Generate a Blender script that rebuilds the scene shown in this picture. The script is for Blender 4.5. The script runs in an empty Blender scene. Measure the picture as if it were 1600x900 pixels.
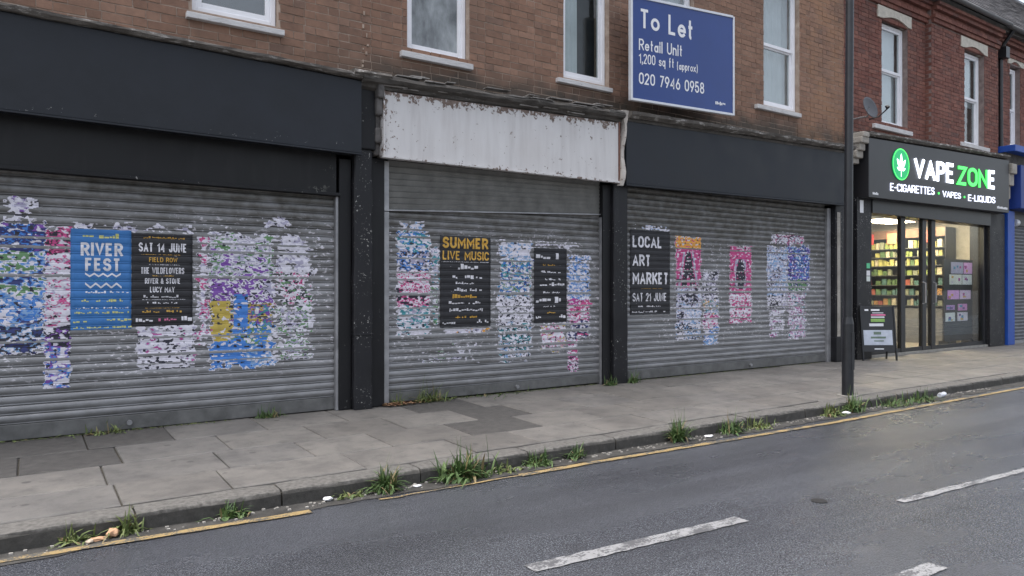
import bpy, bmesh, math, random
from mathutils import Vector, Matrix, noise
S = bpy.context.scene
COL = S.collection
R = math.radians
# ------------------------------------------------------------------ camera
cam = bpy.data.cameras.new('camera'); camo = bpy.data.objects.new('camera', cam); COL.objects.link(camo)
cam.sensor_width = 36; cam.lens = 25.2; cam.clip_end = 2000; cam.clip_start = 0.05
camo.location = (0, -7.05, 1.23)
camo.rotation_euler = (R(90.1), 0, R(-34.16))
S.camera = camo
# ------------------------------------------------------------------ sky, sun, exposure
SUN_EL, SUN_AZ = 70, 300          # degrees; high soft sun behind cloud
w = bpy.data.worlds.new('World'); S.world = w; w.use_nodes = True
nt = w.node_tree; nt.nodes.clear()
sky = nt.nodes.new('ShaderNodeTexSky'); sky.sky_type = 'NISHITA'; sky.sun_disc = False
sky.sun_elevation = R(SUN_EL); sky.sun_rotation = R(SUN_AZ); sky.air_density = 1.0; sky.dust_density = 4.0
hs = nt.nodes.new('ShaderNodeHueSaturation'); hs.inputs['Saturation'].default_value = 0.44
bg = nt.nodes.new('ShaderNodeBackground'); bg.inputs[1].default_value = 0.15
wo = nt.nodes.new('ShaderNodeOutputWorld')
nt.links.new(sky.outputs[0], hs.inputs['Color']); nt.links.new(hs.outputs[0], bg.inputs[0]); nt.links.new(bg.outputs[0], wo.inputs[0])
sl = bpy.data.lights.new('sun', 'SUN'); sl.energy = 1.3; sl.angle = R(60); sl.color = (1, .97, .93)
so = bpy.data.objects.new('sun', sl); COL.objects.link(so)
so.rotation_euler = (R(90 - SUN_EL), 0, R(180 - SUN_AZ))   # lamp and sky share one direction
S.view_settings.view_transform = 'Standard'; S.view_settings.look = 'None'
S.view_settings.exposure = 1.22; S.view_settings.gamma = 1
S.cycles.max_bounces = 8; S.cycles.transparent_max_bounces = 12

# ------------------------------------------------------------------ helpers
def link(o, parent=None):
    COL.objects.link(o)
    if parent: o.parent = parent
    return o
def tag(o, label, cat, group=None):
    o['label'] = label; o['category'] = cat
    if group: o['group'] = group
    return o
def structure(o): o['kind'] = 'structure'; return o
def stuff(o): o['kind'] = 'stuff'; return o
def thing(name, label, cat, loc=(0, 0, 0), group=None):
    o = bpy.data.objects.new(name, None); o.location = loc; o.empty_display_size = .1
    link(o); return tag(o, label, cat, group)
class MB:
    """collects faces, then becomes one mesh object"""
    def __init__(s): s.v = []; s.f = []; s.c = []
    def quad(s, a, b, c, d): n = len(s.v); s.v += [a, b, c, d]; s.f.append((n, n+1, n+2, n+3))
    def poly(s, pts): n = len(s.v); s.v += list(pts); s.f.append(tuple(range(n, n+len(pts))))
    def hexa(s, p):
        n = len(s.v); s.v += p
        for q in ((0,3,2,1),(4,5,6,7),(0,1,5,4),(1,2,6,5),(2,3,7,6),(3,0,4,7)): s.f.append(tuple(n+i for i in q))
    def box(s, x0, x1, y0, y1, z0, z1):
        s.hexa([(x0,y0,z0),(x1,y0,z0),(x1,y1,z0),(x0,y1,z0),(x0,y0,z1),(x1,y0,z1),(x1,y1,z1),(x0,y1,z1)]); return s
    def slab(s, x0, x1, y0, y1, zl0, zl1, zr0, zr1):
        """box along x whose bottom and top heights differ at its two ends"""
        s.hexa([(x0,y0,zl0),(x1,y0,zr0),(x1,y1,zr0),(x0,y1,zl0),(x0,y0,zl1),(x1,y0,zr1),(x1,y1,zr1),(x0,y1,zl1)]); return s
    def tube(s, pts, rad, n=10, cap=True):
        rings = []
        for i, p in enumerate(pts):
            p = Vector(p); r = rad[i] if isinstance(rad, (list, tuple)) else rad
            d = (Vector(pts[min(i+1, len(pts)-1)]) - Vector(pts[max(i-1, 0)])).normalized()
            u = d.orthogonal().normalized(); v = d.cross(u)
            k = len(s.v); rings.append(k)
            for j in range(n):
                a = 2*math.pi*j/n; q = p + u*math.cos(a)*r + v*math.sin(a)*r; s.v.append(tuple(q))
        for a, b in zip(rings, rings[1:]):
            for j in range(n): s.f.append((a+j, a+(j+1) % n, b+(j+1) % n, b+j))
        if cap: s.f.append(tuple(rings[0]+j for j in reversed(range(n)))); s.f.append(tuple(rings[-1]+j for j in range(n)))
        return s
    def loft(s, rows, closed=False):
        n = len(s.v); m = len(rows[0])
        for r in rows: s.v += r
        for i in range(len(rows)-1):
            for j in range(m-1): s.f.append((n+i*m+j, n+(i+1)*m+j, n+(i+1)*m+j+1, n+i*m+j+1))
        return s
    def mesh(s, name, mat, smooth=False):
        me = bpy.data.meshes.new(name); me.from_pydata(s.v, [], s.f)
        for m in (mat if isinstance(mat, list) else [mat]): me.materials.append(m)
        if s.c:
            at = me.color_attributes.new('Col', 'FLOAT_COLOR', 'CORNER'); k = 0
            buf = []
            for f, c in zip(s.f, s.c):
                for _ in f: buf += [c[0], c[1], c[2], 1]
            at.data.foreach_set('color', buf)
        if smooth: me.shade_smooth()
        me.update(); return me
    def build(s, name, mat, parent=None, smooth=False, bevel=0):
        o = link(bpy.data.objects.new(name, s.mesh(name, mat, smooth)), parent)
        if bevel:
            b = o.modifiers.new('bevel', 'BEVEL'); b.width = bevel; b.segments = 2; b.limit_method = 'ANGLE'
        return o
def box(name, mat, parent, x0, x1, y0, y1, z0, z1, bevel=0):
    return MB().box(x0, x1, y0, y1, z0, z1).build(name, mat, parent, bevel=bevel)
def inst(name, me, loc, parent=None, rot=(0, 0, 0), scale=(1, 1, 1)):
    o = bpy.data.objects.new(name, me); o.location = loc; o.rotation_euler = rot; o.scale = scale
    return link(o, parent)

# ------------------------------------------------------------------ materials
class NT:
    def __init__(s, name):
        s.m = bpy.data.materials.new(name); s.m.use_nodes = True; s.t = s.m.node_tree
        s.b = s.t.nodes['Principled BSDF']; s.pos = None
    def n(s, t, **k):
        x = s.t.nodes.new(t)
        for a, b in k.items(): setattr(x, a, b)
        return x
    def l(s, a, b): s.t.links.new(a, b)
    def P(s):
        if not s.pos: s.pos = s.n('ShaderNodeNewGeometry')
        return s.pos.outputs['Position']
    def noise(s, scale, detail=4, rough=.6, stretch=None, off=None):
        x = s.n('ShaderNodeTexNoise'); x.inputs['Scale'].default_value = scale; x.inputs['Detail'].default_value = detail; x.inputs['Roughness'].default_value = rough
        v = s.P()
        if stretch or off:
            mp = s.n('ShaderNodeMapping'); mp.inputs['Scale'].default_value = stretch or (1, 1, 1); mp.inputs['Location'].default_value = off or (0, 0, 0)
            s.l(v, mp.inputs[0]); v = mp.outputs[0]
        s.l(v, x.inputs['Vector']); return x.outputs['Fac']
    def rng(s, v, a, b, c=0., d=1.):
        x = s.n('ShaderNodeMapRange'); x.inputs[1].default_value = a; x.inputs[2].default_value = b; x.inputs[3].default_value = c; x.inputs[4].default_value = d
        s.l(v, x.inputs[0]); return x.outputs[0]
    def math(s, op, a, b=None):
        x = s.n('ShaderNodeMath', operation=op)
        for i, q in enumerate((a, b)):
            if q is None: continue
            if isinstance(q, (int, float)): x.inputs[i].default_value = q
            else: s.l(q, x.inputs[i])
        return x.outputs[0]
    def mix(s, fac, a, b, mode='MIX'):
        x = s.n('ShaderNodeMix', data_type='RGBA', blend_type=mode)
        for i, q in ((0, fac), (6, a), (7, b)):
            if isinstance(q, (int, float)): x.inputs[i].default_value = q
            elif isinstance(q, tuple): x.inputs[i].default_value = (*q[:3], 1)
            else: s.l(q, x.inputs[i])
        return x.outputs[2]
    def ramp(s, v, stops, const=False):
        x = s.n('ShaderNodeValToRGB'); e = x.color_ramp.elements
        if const: x.color_ramp.interpolation = 'CONSTANT'
        while len(e) < len(stops): e.new(.5)
        for q, (p, c) in zip(e, stops): q.position = p; q.color = (*c, 1)
        s.l(v, x.inputs[0]); return x.outputs[0]
    def xyz(s):
        x = s.n('ShaderNodeSeparateXYZ'); s.l(s.P(), x.inputs[0]); return x.outputs
    def rand(s):
        """one random number for each object or loose piece"""
        if not s.pos: s.P()
        oi = s.n('ShaderNodeObjectInfo')
        return s.math('FRACT', s.math('ADD', oi.outputs['Random'], s.pos.outputs['Random Per Island']))
    def col(s, c):
        if isinstance(c, tuple): s.b.inputs['Base Color'].default_value = (*c, 1)
        else: s.l(c, s.b.inputs['Base Color'])
    def val(s, name, v):
        if isinstance(v, (int, float)): s.b.inputs[name].default_value = v
        else: s.l(v, s.b.inputs[name])
    def bump(s, h, strength=.3, dist=.01):
        x = s.n('ShaderNodeBump'); x.inputs['Strength'].default_value = strength; x.inputs['Distance'].default_value = dist
        s.l(h, x.inputs['Height']); s.l(x.outputs[0], s.b.inputs['Normal'])
def plain(name, c, rough=.6, metal=0, var=.12, scale=9, bump=0):
    m = NT(name); nz = m.noise(scale)
    m.col(m.mix(m.rng(nz, .3, .7), tuple(x*(1-var) for x in c), tuple(min(1, x*(1+var)) for x in c)))
    m.val('Roughness', rough); m.val('Metallic', metal)
    if bump: m.bump(m.noise(scale*12), bump)
    return m.m
def emit(name, c, e):
    m = NT(name); m.col(c); m.b.inputs['Emission Color'].default_value = (*c, 1); m.b.inputs['Emission Strength'].default_value = e; m.val('Roughness', .5)
    return m.m
def brick_mat(name, stops, soot):
    m = NT(name); c = m.ramp(m.rand(), stops)
    n1 = m.noise(14, 5, .65); n2 = m.noise(90, 3)
    c = m.mix(1, c, m.ramp(n1, [(.25, (.72, .72, .72)), (.75, (1.22, 1.2, 1.18))]), 'MULTIPLY')
    c = m.mix(m.rng(n2, .62, .75, 0, .35), c, (.36, .30, .25))
    x, y, z = m.xyz()
    if soot:
        lowz = m.rng(m.math('SUBTRACT', m.math('SUBTRACT', z, m.math('MULTIPLY', x, .032)), m.rng(m.noise(3.5, 5), .3, .7, -.10, .10)), 3.45, 3.68, 1, 0)
        f = m.math('MULTIPLY', lowz, m.rng(x, 2.3, 3.3, .15, .95))
        c = m.mix(f, c, (.055, .047, .038))
        c = m.mix(m.rng(m.noise(1.1, 4, .6, off=(7, 0, 3)), .48, .70, 0, .5), c, (.13, .088, .066))
        c = m.mix(m.math('MULTIPLY', m.rng(x, 10.2, 10.9), m.rng(m.noise(2.2, 3), .4, .6, 0, .75)), c, (.30, .165, .095))
    else:
        c = m.mix(m.rng(m.noise(.9, 5, .6), .5, .75, 0, .5), c, (.11, .06, .05))
    m.col(c); m.val('Roughness', .9); m.bump(m.noise(70, 5, .7), .5, .006)
    return m.m
M = {}
M['brick'] = brick_mat('brown_brick', [(0, (.20, .114, .078)), (.35, (.235, .134, .092)), (.7, (.255, .147, .100)), (.94, (.285, .168, .118)), (1, (.165, .102, .076))], True)
M['red'] = brick_mat('red_brick', [(0, (.14, .052, .040)), (.4, (.185, .072, .054)), (.75, (.22, .095, .07)), (1, (.12, .056, .048))], False)
def mortar(name, a, b):
    m = NT(name); m.col(m.mix(m.rng(m.noise(8, 5), .3, .7), a, b)); m.val('Roughness', .95); m.bump(m.noise(120, 4), .5); return m.m
M['mortar'] = mortar('lime_mortar', (.26, .19, .15), (.46, .37, .30))
M['mortar_red'] = mortar('grey_mortar', (.16, .12, .11), (.30, .24, .22))
def slat_mat():
    m = NT('galvanised_slat'); x, y, z = m.xyz()
    st = m.noise(5, 5, .65, stretch=(.35, 1, 2.2)); fine = m.noise(60, 3, .6, stretch=(.25, 1, 1.6))
    c = m.ramp(st, [(.25, (.15, .148, .146)), (.5, (.25, .25, .257)), (.8, (.37, .372, .385))])
    c = m.mix(m.rng(fine, .55, .8, 0, .5), c, (.36, .36, .37))
    top_shade_grime = m.math('MULTIPLY', m.rng(m.math('ADD', z, m.rng(m.noise(2.5, 4), .3, .7, -.3, .3)), 1.4, 2.2, 0, .9), m.rng(m.noise(9, 5), .3, .6, .4, 1))
    c = m.mix(top_shade_grime, c, (.085, .08, .068))  # dirt and the fascia's shade, painted together into the upper slats
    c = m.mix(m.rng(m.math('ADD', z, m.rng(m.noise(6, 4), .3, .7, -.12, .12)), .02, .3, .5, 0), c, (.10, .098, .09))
    # scraps of old paste, only in the band where bills were pasted
    band = m.math('MULTIPLY', m.rng(z, .35, .6), m.rng(z, 2.0, 1.8))
    sp = m.math('MULTIPLY', m.rng(m.noise(34, 3, .6, stretch=(.6, 1, 1.3)), .605, .63), m.math('MULTIPLY', band, m.rng(m.noise(1.6, 3, off=(3, 1, 9)), .36, .52)))
    c = m.mix(sp, c, (.62, .60, .64))
    m.col(c); m.val('Metallic', m.rng(sp, 0, 1, .35, 0)); m.val('Roughness', m.rng(st, .3, .7, .42, .58)); m.bump(m.noise(40, 3), .08)
    return m.m
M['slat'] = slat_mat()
M['rail'] = plain('rail_steel', (.30, .30, .31), .5, .5, .25, 6)
def chipped(name, c, chip, amount, scale=26, rough=.5, zband=None, streak=True, xband=None):
    m = NT(name); n = m.noise(3, 5)
    base = m.mix(m.rng(n, .3, .7), tuple(x*.8 for x in c), tuple(x*1.3 for x in c))
    if streak: base = m.mix(m.rng(m.noise(7, 4, .6, stretch=(1, 1, .18)), .55, .8, 0, .3), base, tuple(x*.5+.03 for x in c))
    k = m.rng(m.noise(scale, 5, .7), amount, amount+.02)
    k = m.math('MULTIPLY', k, m.rng(m.noise(2.3, 3, off=(5, 2, 1)), .45, .6))
    if zband: k = m.math('MULTIPLY', k, m.rng(m.xyz()[2], zband[0], zband[1], 1, 0))
    if xband: k = m.math('MULTIPLY', k, m.rng(m.xyz()[0], xband[0], xband[1]))
    m.col(m.mix(k, base, chip)); m.val('Roughness', m.rng(n, .3, .7, rough-.08, rough+.1)); m.val('Specular IOR Level', .3); m.bump(k, .4, -.004)
    return m.m
M['black_board'] = chipped('slate_black_board', (.017, .0195, .025), (.38, .37, .36), .66, 30, .5, (2.66, 2.72), False)
M['black_paint'] = chipped('chipped_black_paint', (.013, .013, .0155), (.46, .45, .43), .625, 38, .45)
M['black_wood'] = chipped('worn_black_wood', (.008, .008, .0095), (.35, .34, .32), .67, 22, .5)
M['shop_black'] = plain('satin_black_metal', (.018, .019, .022), .4, 0, .2, 4)
def white_board():
    m = NT('weathered_white_board'); x, y, z = m.xyz()
    st = m.noise(9, 5, .6, stretch=(1, 1, .12))
    c = m.ramp(st, [(.2, (.49, .465, .455)), (.5, (.60, .582, .575)), (.8, (.66, .645, .64))])
    c = m.mix(m.rng(m.noise(2, 3), .5, .7, 0, .25), c, (.52, .48, .46))
    edge = m.math('MAXIMUM', m.rng(m.math('SUBTRACT', z, m.math('MULTIPLY', x, .03)), 3.05, 3.19, 0, .24), m.rng(x, 3.30, 3.08, 0, .13))
    edge = m.math('MAXIMUM', edge, m.rng(z, 2.66, 2.60, 0, .10))
    k = m.rng(m.math('ADD', m.noise(17, 5, .7), edge), .655, .675)
    c = m.mix(k, c, m.ramp(m.noise(20, 3), [(.3, (.10, .065, .05)), (.7, (.24, .18, .15))]))
    m.col(c); m.val('Roughness', .65); m.bump(k, .5, -.006); return m.m
M['white_board'] = white_board()
def flaky(name, a, b, cflake, thr=.55):
    m = NT(name); c = m.mix(m.rng(m.noise(6, 5), .3, .7), a, b)
    k = m.rng(m.noise(16, 6, .75, stretch=(.4, 1, 1.4)), thr, thr+.05)
    m.col(m.mix(k, c, cflake)); m.val('Roughness', .9); m.bump(m.noise(35, 6, .7, stretch=(.5, 1, 1.5)), .8, .012); return m.m
M['cornice'] = flaky('flaking_cornice', (.075, .066, .058), (.16, .145, .13), (.36, .34, .32))
M['cornice_dark'] = flaky('sooty_cornice', (.05, .045, .04), (.11, .10, .09), (.25, .24, .22), .62)
M['stone'] = flaky('weathered_stone', (.25, .23, .20), (.42, .39, .35), (.13, .12, .11), .6)
M['lintel'] = plain('cream_stone', (.55, .51, .44), .85, 0, .15, 12, .3)
M['upvc'] = plain('white_window_frame', (.80, .80, .83), .4, 0, .06, 5)
M['sill'] = flaky('painted_sill', (.50, .49, .49), (.62, .61, .61), (.25, .24, .22), .62)
M['dark_room'] = plain('unlit_room', (.07, .07, .07), .9)
M['curtain'] = plain('net_curtain', (.66, .68, .69), .9, 0, .12, 4)
M['blind'] = plain('pale_blind', (.78, .81, .84), .8, 0, .05, 3)
def glass(name='window_glass', base=.13):
    m = NT(name); m.t.nodes.remove(m.b)
    tr = m.n('ShaderNodeBsdfTransparent'); gl = m.n('ShaderNodeBsdfGlossy'); gl.inputs['Roughness'].default_value = .02
    tr.inputs[0].default_value = (.86, .89, .89, 1)
    lw = m.n('ShaderNodeLayerWeight'); lw.inputs[0].default_value = .5
    fr = m.rng(m.math('POWER', lw.outputs['Facing'], 4.0), 0, 1, base, .6)
    mx = m.n('ShaderNodeMixShader'); m.l(fr, mx.inputs[0]); m.l(tr.outputs[0], mx.inputs[1]); m.l(gl.outputs[0], mx.inputs[2])
    m.l(mx.outputs[0], m.t.nodes['Material Output'].inputs[0]); return m.m
M['glass'] = glass(); M['shop_glass'] = glass('shop_glass', .03)
def painted_sky_pane():
    m = NT('painted_sky_glass'); k = m.noise(5, 5, .6, stretch=(1, 1, .5))  # grey smears of sky reflection painted into the pane's colour
    m.col(m.ramp(k, [(.3, (.10, .11, .115)), (.5, (.24, .26, .27)), (.75, (.42, .45, .46))])); m.val('Roughness', .25); return m.m
M['painted_sky_pane'] = painted_sky_pane()
def paving():
    m = NT('paving_slab'); r = m.rand()
    c = m.ramp(r, [(0, (.138, .128, .118)), (.4, (.158, .147, .136)), (.8, (.178, .166, .153)), (1, (.148, .14, .133))])
    c = m.mix(1, c, m.ramp(m.noise(2.2, 8, .72), [(.28, (.60, .60, .61)), (.5, (.98, .98, .97)), (.75, (1.28, 1.26, 1.22))]), 'MULTIPLY')
    c = m.mix(m.rng(m.noise(7, 6, .75, off=(1, 5, 0)), .50, .66, 0, .5), c, (.075, .071, .067))
    vo = m.n('ShaderNodeTexVoronoi'); vo.inputs['Scale'].default_value = 3.3; m.l(m.P(), vo.inputs['Vector'])
    c = m.mix(m.rng(vo.outputs['Distance'], .075, .10, .7, 0), c, (.06, .057, .054))
    c = m.mix(m.rng(m.noise(45, 4), .6, .8, 0, .4), c, (.10, .095, .09))
    c = m.mix(m.rng(m.noise(11, 3, off=(2, 8, 0)), .70, .73, 0, .6), c, (.075, .07, .065))
    m.col(c); m.val('Roughness', m.rng(m.noise(1.3, 4), .35, .65, .5, .8)); m.bump(m.noise(90, 5, .7), .35, .004); return m.m
M['slab'] = paving()
M['dark_slab'] = plain('dark_replacement_slab', (.078, .073, .068), .7, 0, .25, 14, .3)
M['joint'] = plain('joint_dirt', (.07, .062, .05), .95, 0, .4, 20)
def kerbm():
    m = NT('kerb_stone'); x, y, z = m.xyz()
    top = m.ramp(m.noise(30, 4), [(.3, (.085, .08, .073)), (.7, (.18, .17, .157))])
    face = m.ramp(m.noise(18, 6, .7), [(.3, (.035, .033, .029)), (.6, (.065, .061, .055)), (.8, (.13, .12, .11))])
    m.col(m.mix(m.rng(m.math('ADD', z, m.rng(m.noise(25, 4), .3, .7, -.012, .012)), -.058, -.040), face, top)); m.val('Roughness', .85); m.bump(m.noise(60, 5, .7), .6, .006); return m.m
M['kerb'] = kerbm()
def asphalt():
    m = NT('worn_asphalt'); sp = m.noise(120, 3, .7); v = m.n('ShaderNodeTexVoronoi'); v.inputs['Scale'].default_value = 95; m.l(m.P(), v.inputs['Vector'])
    c = m.ramp(sp, [(.34, (.024, .0255, .030)), (.5, (.056, .0595, .068)), (.68, (.155, .161, .178))])
    c = m.mix(1, c, m.ramp(m.noise(.9, 6, .6, stretch=(.5, 1, 1)), [(.3, (.78, .78, .80)), (.7, (1.25, 1.25, 1.25))]), 'MULTIPLY')
    c = m.mix(m.rng(m.noise(3.1, 6, .7, off=(4, 4, 0)), .58, .74, 0, .55), c, (.030, .030, .033))
    c = m.mix(m.rng(m.noise(1.0, 5, .65, stretch=(.10, 1.5, 1), off=(9, 2, 0)), .50, .66, 0, .5), c, (.034, .035, .039))
    c = m.mix(m.rng(m.noise(1.6, 6, .7, off=(1, 9, 0)), .62, .72, 0, .35), c, (.12, .122, .13))
    m.col(c); m.val('Roughness', m.rng(m.noise(.7, 5, .6, stretch=(.35, 1, 1)), .35, .65, .16, .38)); m.val('Specular IOR Level', .7)
    m.bump(m.math('ADD', v.outputs['Distance'], sp), .5, .007); return m.m
M['asphalt'] = asphalt()
def worn_paint(name, c, thr, under):
    m = NT(name); k = m.rng(m.math('ADD', m.noise(11, 6, .75, stretch=(.5, 1, 1)), m.rng(m.noise(75, 2), .3, .7, -.1, .1)), thr, thr+.05)
    m.col(m.mix(k, m.mix(m.rng(m.noise(20, 4), .3, .7), tuple(x*.75 for x in c), c), under)); m.val('Roughness', .65); m.bump(m.noise(90, 4), .4, .004); return m.m
M['yellow'] = worn_paint('worn_yellow_paint', (.38, .27, .12), .50, (.09, .085, .075))
M['white_paint'] = worn_paint('worn_white_paint', (.29, .29, .295), .49, (.085, .085, .09))
M['gutter'] = plain('gutter_dirt', (.050, .047, .043), .8, 0, .5, 9, .5)
M['ground'] = plain('far_ground', (.09, .09, .088), .9, 0, .2, .4)
def slate():
    m = NT('roof_slate'); m.col(m.ramp(m.rand(), [(0, (.12, .115, .12)), (.6, (.17, .165, .17)), (1, (.22, .21, .215))])); m.val('Roughness', .7); return m.m
M['slate'] = slate()
M['blue_board'] = plain('royal_blue_board', (.008, .040, .20), .35, 0, .05, 2)
M['blue'] = plain('blue_paint', (.012, .065, .33), .45, 0, .15, 5)
M['alu'] = plain('aluminium_trim', (.62, .63, .66), .35, .3, .06, 8)
M['white'] = plain('white_print', (.78, .78, .80), .5, 0, .04, 20)
M['post'] = plain('black_post_paint', (.014, .015, .018), .38, 0, .3, 7, .1)
M['dish'] = plain('grey_dish', (.065, .068, .078), .5, 0, .1, 8)
def attr_mat(name, rough):
    m = NT(name); a = m.n('ShaderNodeVertexColor'); a.layer_name = 'Col'; m.col(m.mix(1, a.outputs[0], m.ramp(m.noise(30, 4), [(.3, (.85,)*3), (.7, (1.08,)*3)]), 'MULTIPLY')); m.val('Roughness', rough); return m.m
M['torn'] = attr_mat('torn_paper', .7)
def paper(name, c, thr=.69):
    m = NT(name); base = m.mix(m.rng(m.noise(7, 5), .3, .7), tuple(x*.82 for x in c), tuple(min(1, x*1.12+.004) for x in c))
    k = m.rng(m.noise(26, 5, .7, stretch=(.6, 1, 1.2)), thr, thr+.02)
    m.col(m.mix(k, base, (.55, .53, .57))); m.val('Roughness', .6); return m.m
M['p_blue'] = paper('blue_poster_paper', (.035, .165, .43), .72)
M['p_black'] = paper('black_poster_paper', (.016, .016, .020), .70)
M['ink_white'] = paper('white_ink', (.70, .69, .73), .95)
M['ink_gold'] = paper('gold_ink', (.62, .36, .06), .95)
M['ink_pale'] = paper('pale_yellow_ink', (.55, .55, .20), .95)
M['ink_pink'] = paper('pink_ink', (.62, .16, .30), .95)
M['ink_black'] = paper('dark_ink', (.02, .02, .025), .95)
M['ink_teal'] = paper('teal_ink', (.05, .24, .42), .95)
def leaf(name, a, b):
    m = NT(name); rr0 = m.rand(); m.col(m.mix(m.rng(rr0, .90, .92), m.mix(m.rng(rr0, 0, .9), a, b), (.20, .15, .07))); m.val('Roughness', .6); m.val('Subsurface Weight', 0.0); return m.m
M['weed'] = leaf('weed_leaf', (.040, .085, .022), (.095, .15, .042))
M['weed_pale'] = leaf('pale_weed_leaf', (.075, .115, .03), (.16, .19, .06))
M['dry'] = leaf('dry_leaf', (.16, .075, .04), (.30, .17, .09))
# ------------------------------------------------------------------ ground, road, pavement
ROAD = -.14
g = structure(MB().box(-400, 600, -500, 500, -.9, ROAD-.02).build('ground', M['ground']))
road = MB(); NX = 60
road.quad((-60, -10.4, ROAD), (160, -10.4, ROAD), (160, -2.44, ROAD), (-60, -2.44, ROAD))
road = structure(road.build('road', M['asphalt']))
def ribbon(name, pts, width, z, mat, parent, jit=.006, step=.12, seed=0):
    """a painted strip following pts (x, y), with slightly ragged edges"""
    rnd = random.Random(seed); b = MB(); rows = []
    for (x0, y0), (x1, y1) in zip(pts, pts[1:]):
        n = max(1, int(abs(x1-x0)/step))
        for i in range(n + (1 if (x1, y1) == pts[-1] else 0)):
            t = i/n; x = x0+(x1-x0)*t; y = y0+(y1-y0)*t
            rows.append([(x, y-width/2+rnd.uniform(-jit, jit), z), (x, y+width/2+rnd.uniform(-jit, jit), z)])
    b.loft(rows); o = b.build(name, mat, parent)
    return o
gut = ribbon('gutter', [(-30, -2.565), (40, -2.6)], .20, ROAD+.004, M['gutter'], road, .025)
ribbon('yellow_line', [(-8, -2.60), (-.1, -2.63), (1.45, -2.71)], .058, ROAD+.008, M['yellow'], road, .008, seed=1)
ribbon('yellow_line', [(1.9, -2.725), (3.0, -2.735)], .022, ROAD+.008, M['yellow'], road, .010, seed=2)
ribbon('yellow_line', [(3.0, -2.735), (3.6, -2.735), (6.8, -2.83), (11.5, -2.81), (40, -2.9)], .064, ROAD+.008, M['yellow'], road, .006, seed=3)
for pts, wd in (([(2.04, -4.20), (3.53, -4.285)], .10), ([(4.66, -4.635), (6.3, -4.74), (8.6, -4.87)], .062), ([(1.9, -5.19), (3.74, -5.30)], .095), ([(-2.2, -3.96), (-.6, -4.05)], .10)):
    ribbon('lane_dash', pts, wd, ROAD+.005, M['white_paint'], road, .006, .07, seed=int(pts[0][0]*10))
MB().tube([(4.245, -4.33, ROAD-.05), (4.245, -4.33, ROAD+.006)], .05, 18).build('valve_cover', plain('rusty_iron', (.018, .017, .017), .7), road)

rnd = random.Random(4)
pav = MB(); pav.quad((-30, -2.35, -.045), (60, -2.35, -.045), (60, .6, -.012), (-30, .6, -.012))
pavement = structure(pav.build('pavement', M['joint']))
TILT = .03/2.3
slab_cache = {}
def slab_obj(x0, x1, y0, y1, dark=False):
    b = MB(); gx = .0045; T = .05; cx, cy = (x0+x1)/2, (y0+y1)/2
    hx, hy = (x1-x0)/2-gx, (y1-y0)/2-gx; c = .006
    j = lambda: rnd.uniform(-.004, .004)
    o = [(-hx+j(), -hy+j()), (hx+j(), -hy+j()), (hx+j(), hy+j()), (-hx+j(), hy+j())]
    n = len(b.v)
    b.v += [(p[0], p[1], -T) for p in o] + [(p[0], p[1], -c) for p in o] + [(p[0]*(1-c/hx), p[1]*(1-c/hy), 0) for p in o]
    for k in (0, 4):
        for i in range(4): b.f.append((k+i, k+(i+1) % 4, k+4+(i+1) % 4, k+4+i))
    b.f.append((8, 9, 10, 11))
    s = b.build('paving_slab', M['dark_slab'] if dark else M['slab'], pavement)
    s.location = (cx, cy, cy*TILT + rnd.uniform(-.003, .003)); s.rotation_euler = (math.atan(TILT)+rnd.uniform(-.004, .004), rnd.uniform(-.004, .004), 0)
rows = [(-.62, .12), (-1.22, -.62), (-1.78, -1.22), (-2.30, -1.78)]
for k, (y0, y1) in enumerate(rows):
    x = -2.6 + .31*k
    while x < 24:
        L = rnd.choice((.62, .75, .75, .9)) if x < 12 else 1.2
        if k == 0 and .85 < x < 1.0: L = .5
        mid = x+L/2
        dark = (k <= 1 and -.9 < mid < .95 + (.2 if k == 0 else 0)) or (3.25 < mid < 4.05 and k < 3)
        slab_obj(x, x+L, y0, y1, dark); x += L
kerb = structure(MB().box(-30, 60, -2.47, -2.31, -.30, -.06).build('kerb', M['joint']))
x = -3.2; kn = 0
while x < 26:
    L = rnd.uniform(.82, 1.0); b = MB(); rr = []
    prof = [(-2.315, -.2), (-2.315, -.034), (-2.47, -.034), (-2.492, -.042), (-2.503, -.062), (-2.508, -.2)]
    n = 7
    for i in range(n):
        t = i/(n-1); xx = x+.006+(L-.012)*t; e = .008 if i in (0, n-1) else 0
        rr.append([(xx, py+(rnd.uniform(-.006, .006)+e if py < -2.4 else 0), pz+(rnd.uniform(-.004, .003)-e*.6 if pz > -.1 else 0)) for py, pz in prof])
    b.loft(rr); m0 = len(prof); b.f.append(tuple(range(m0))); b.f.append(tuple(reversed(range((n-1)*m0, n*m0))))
    b.build('kerb_stone', M['kerb'], kerb); x += L

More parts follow.
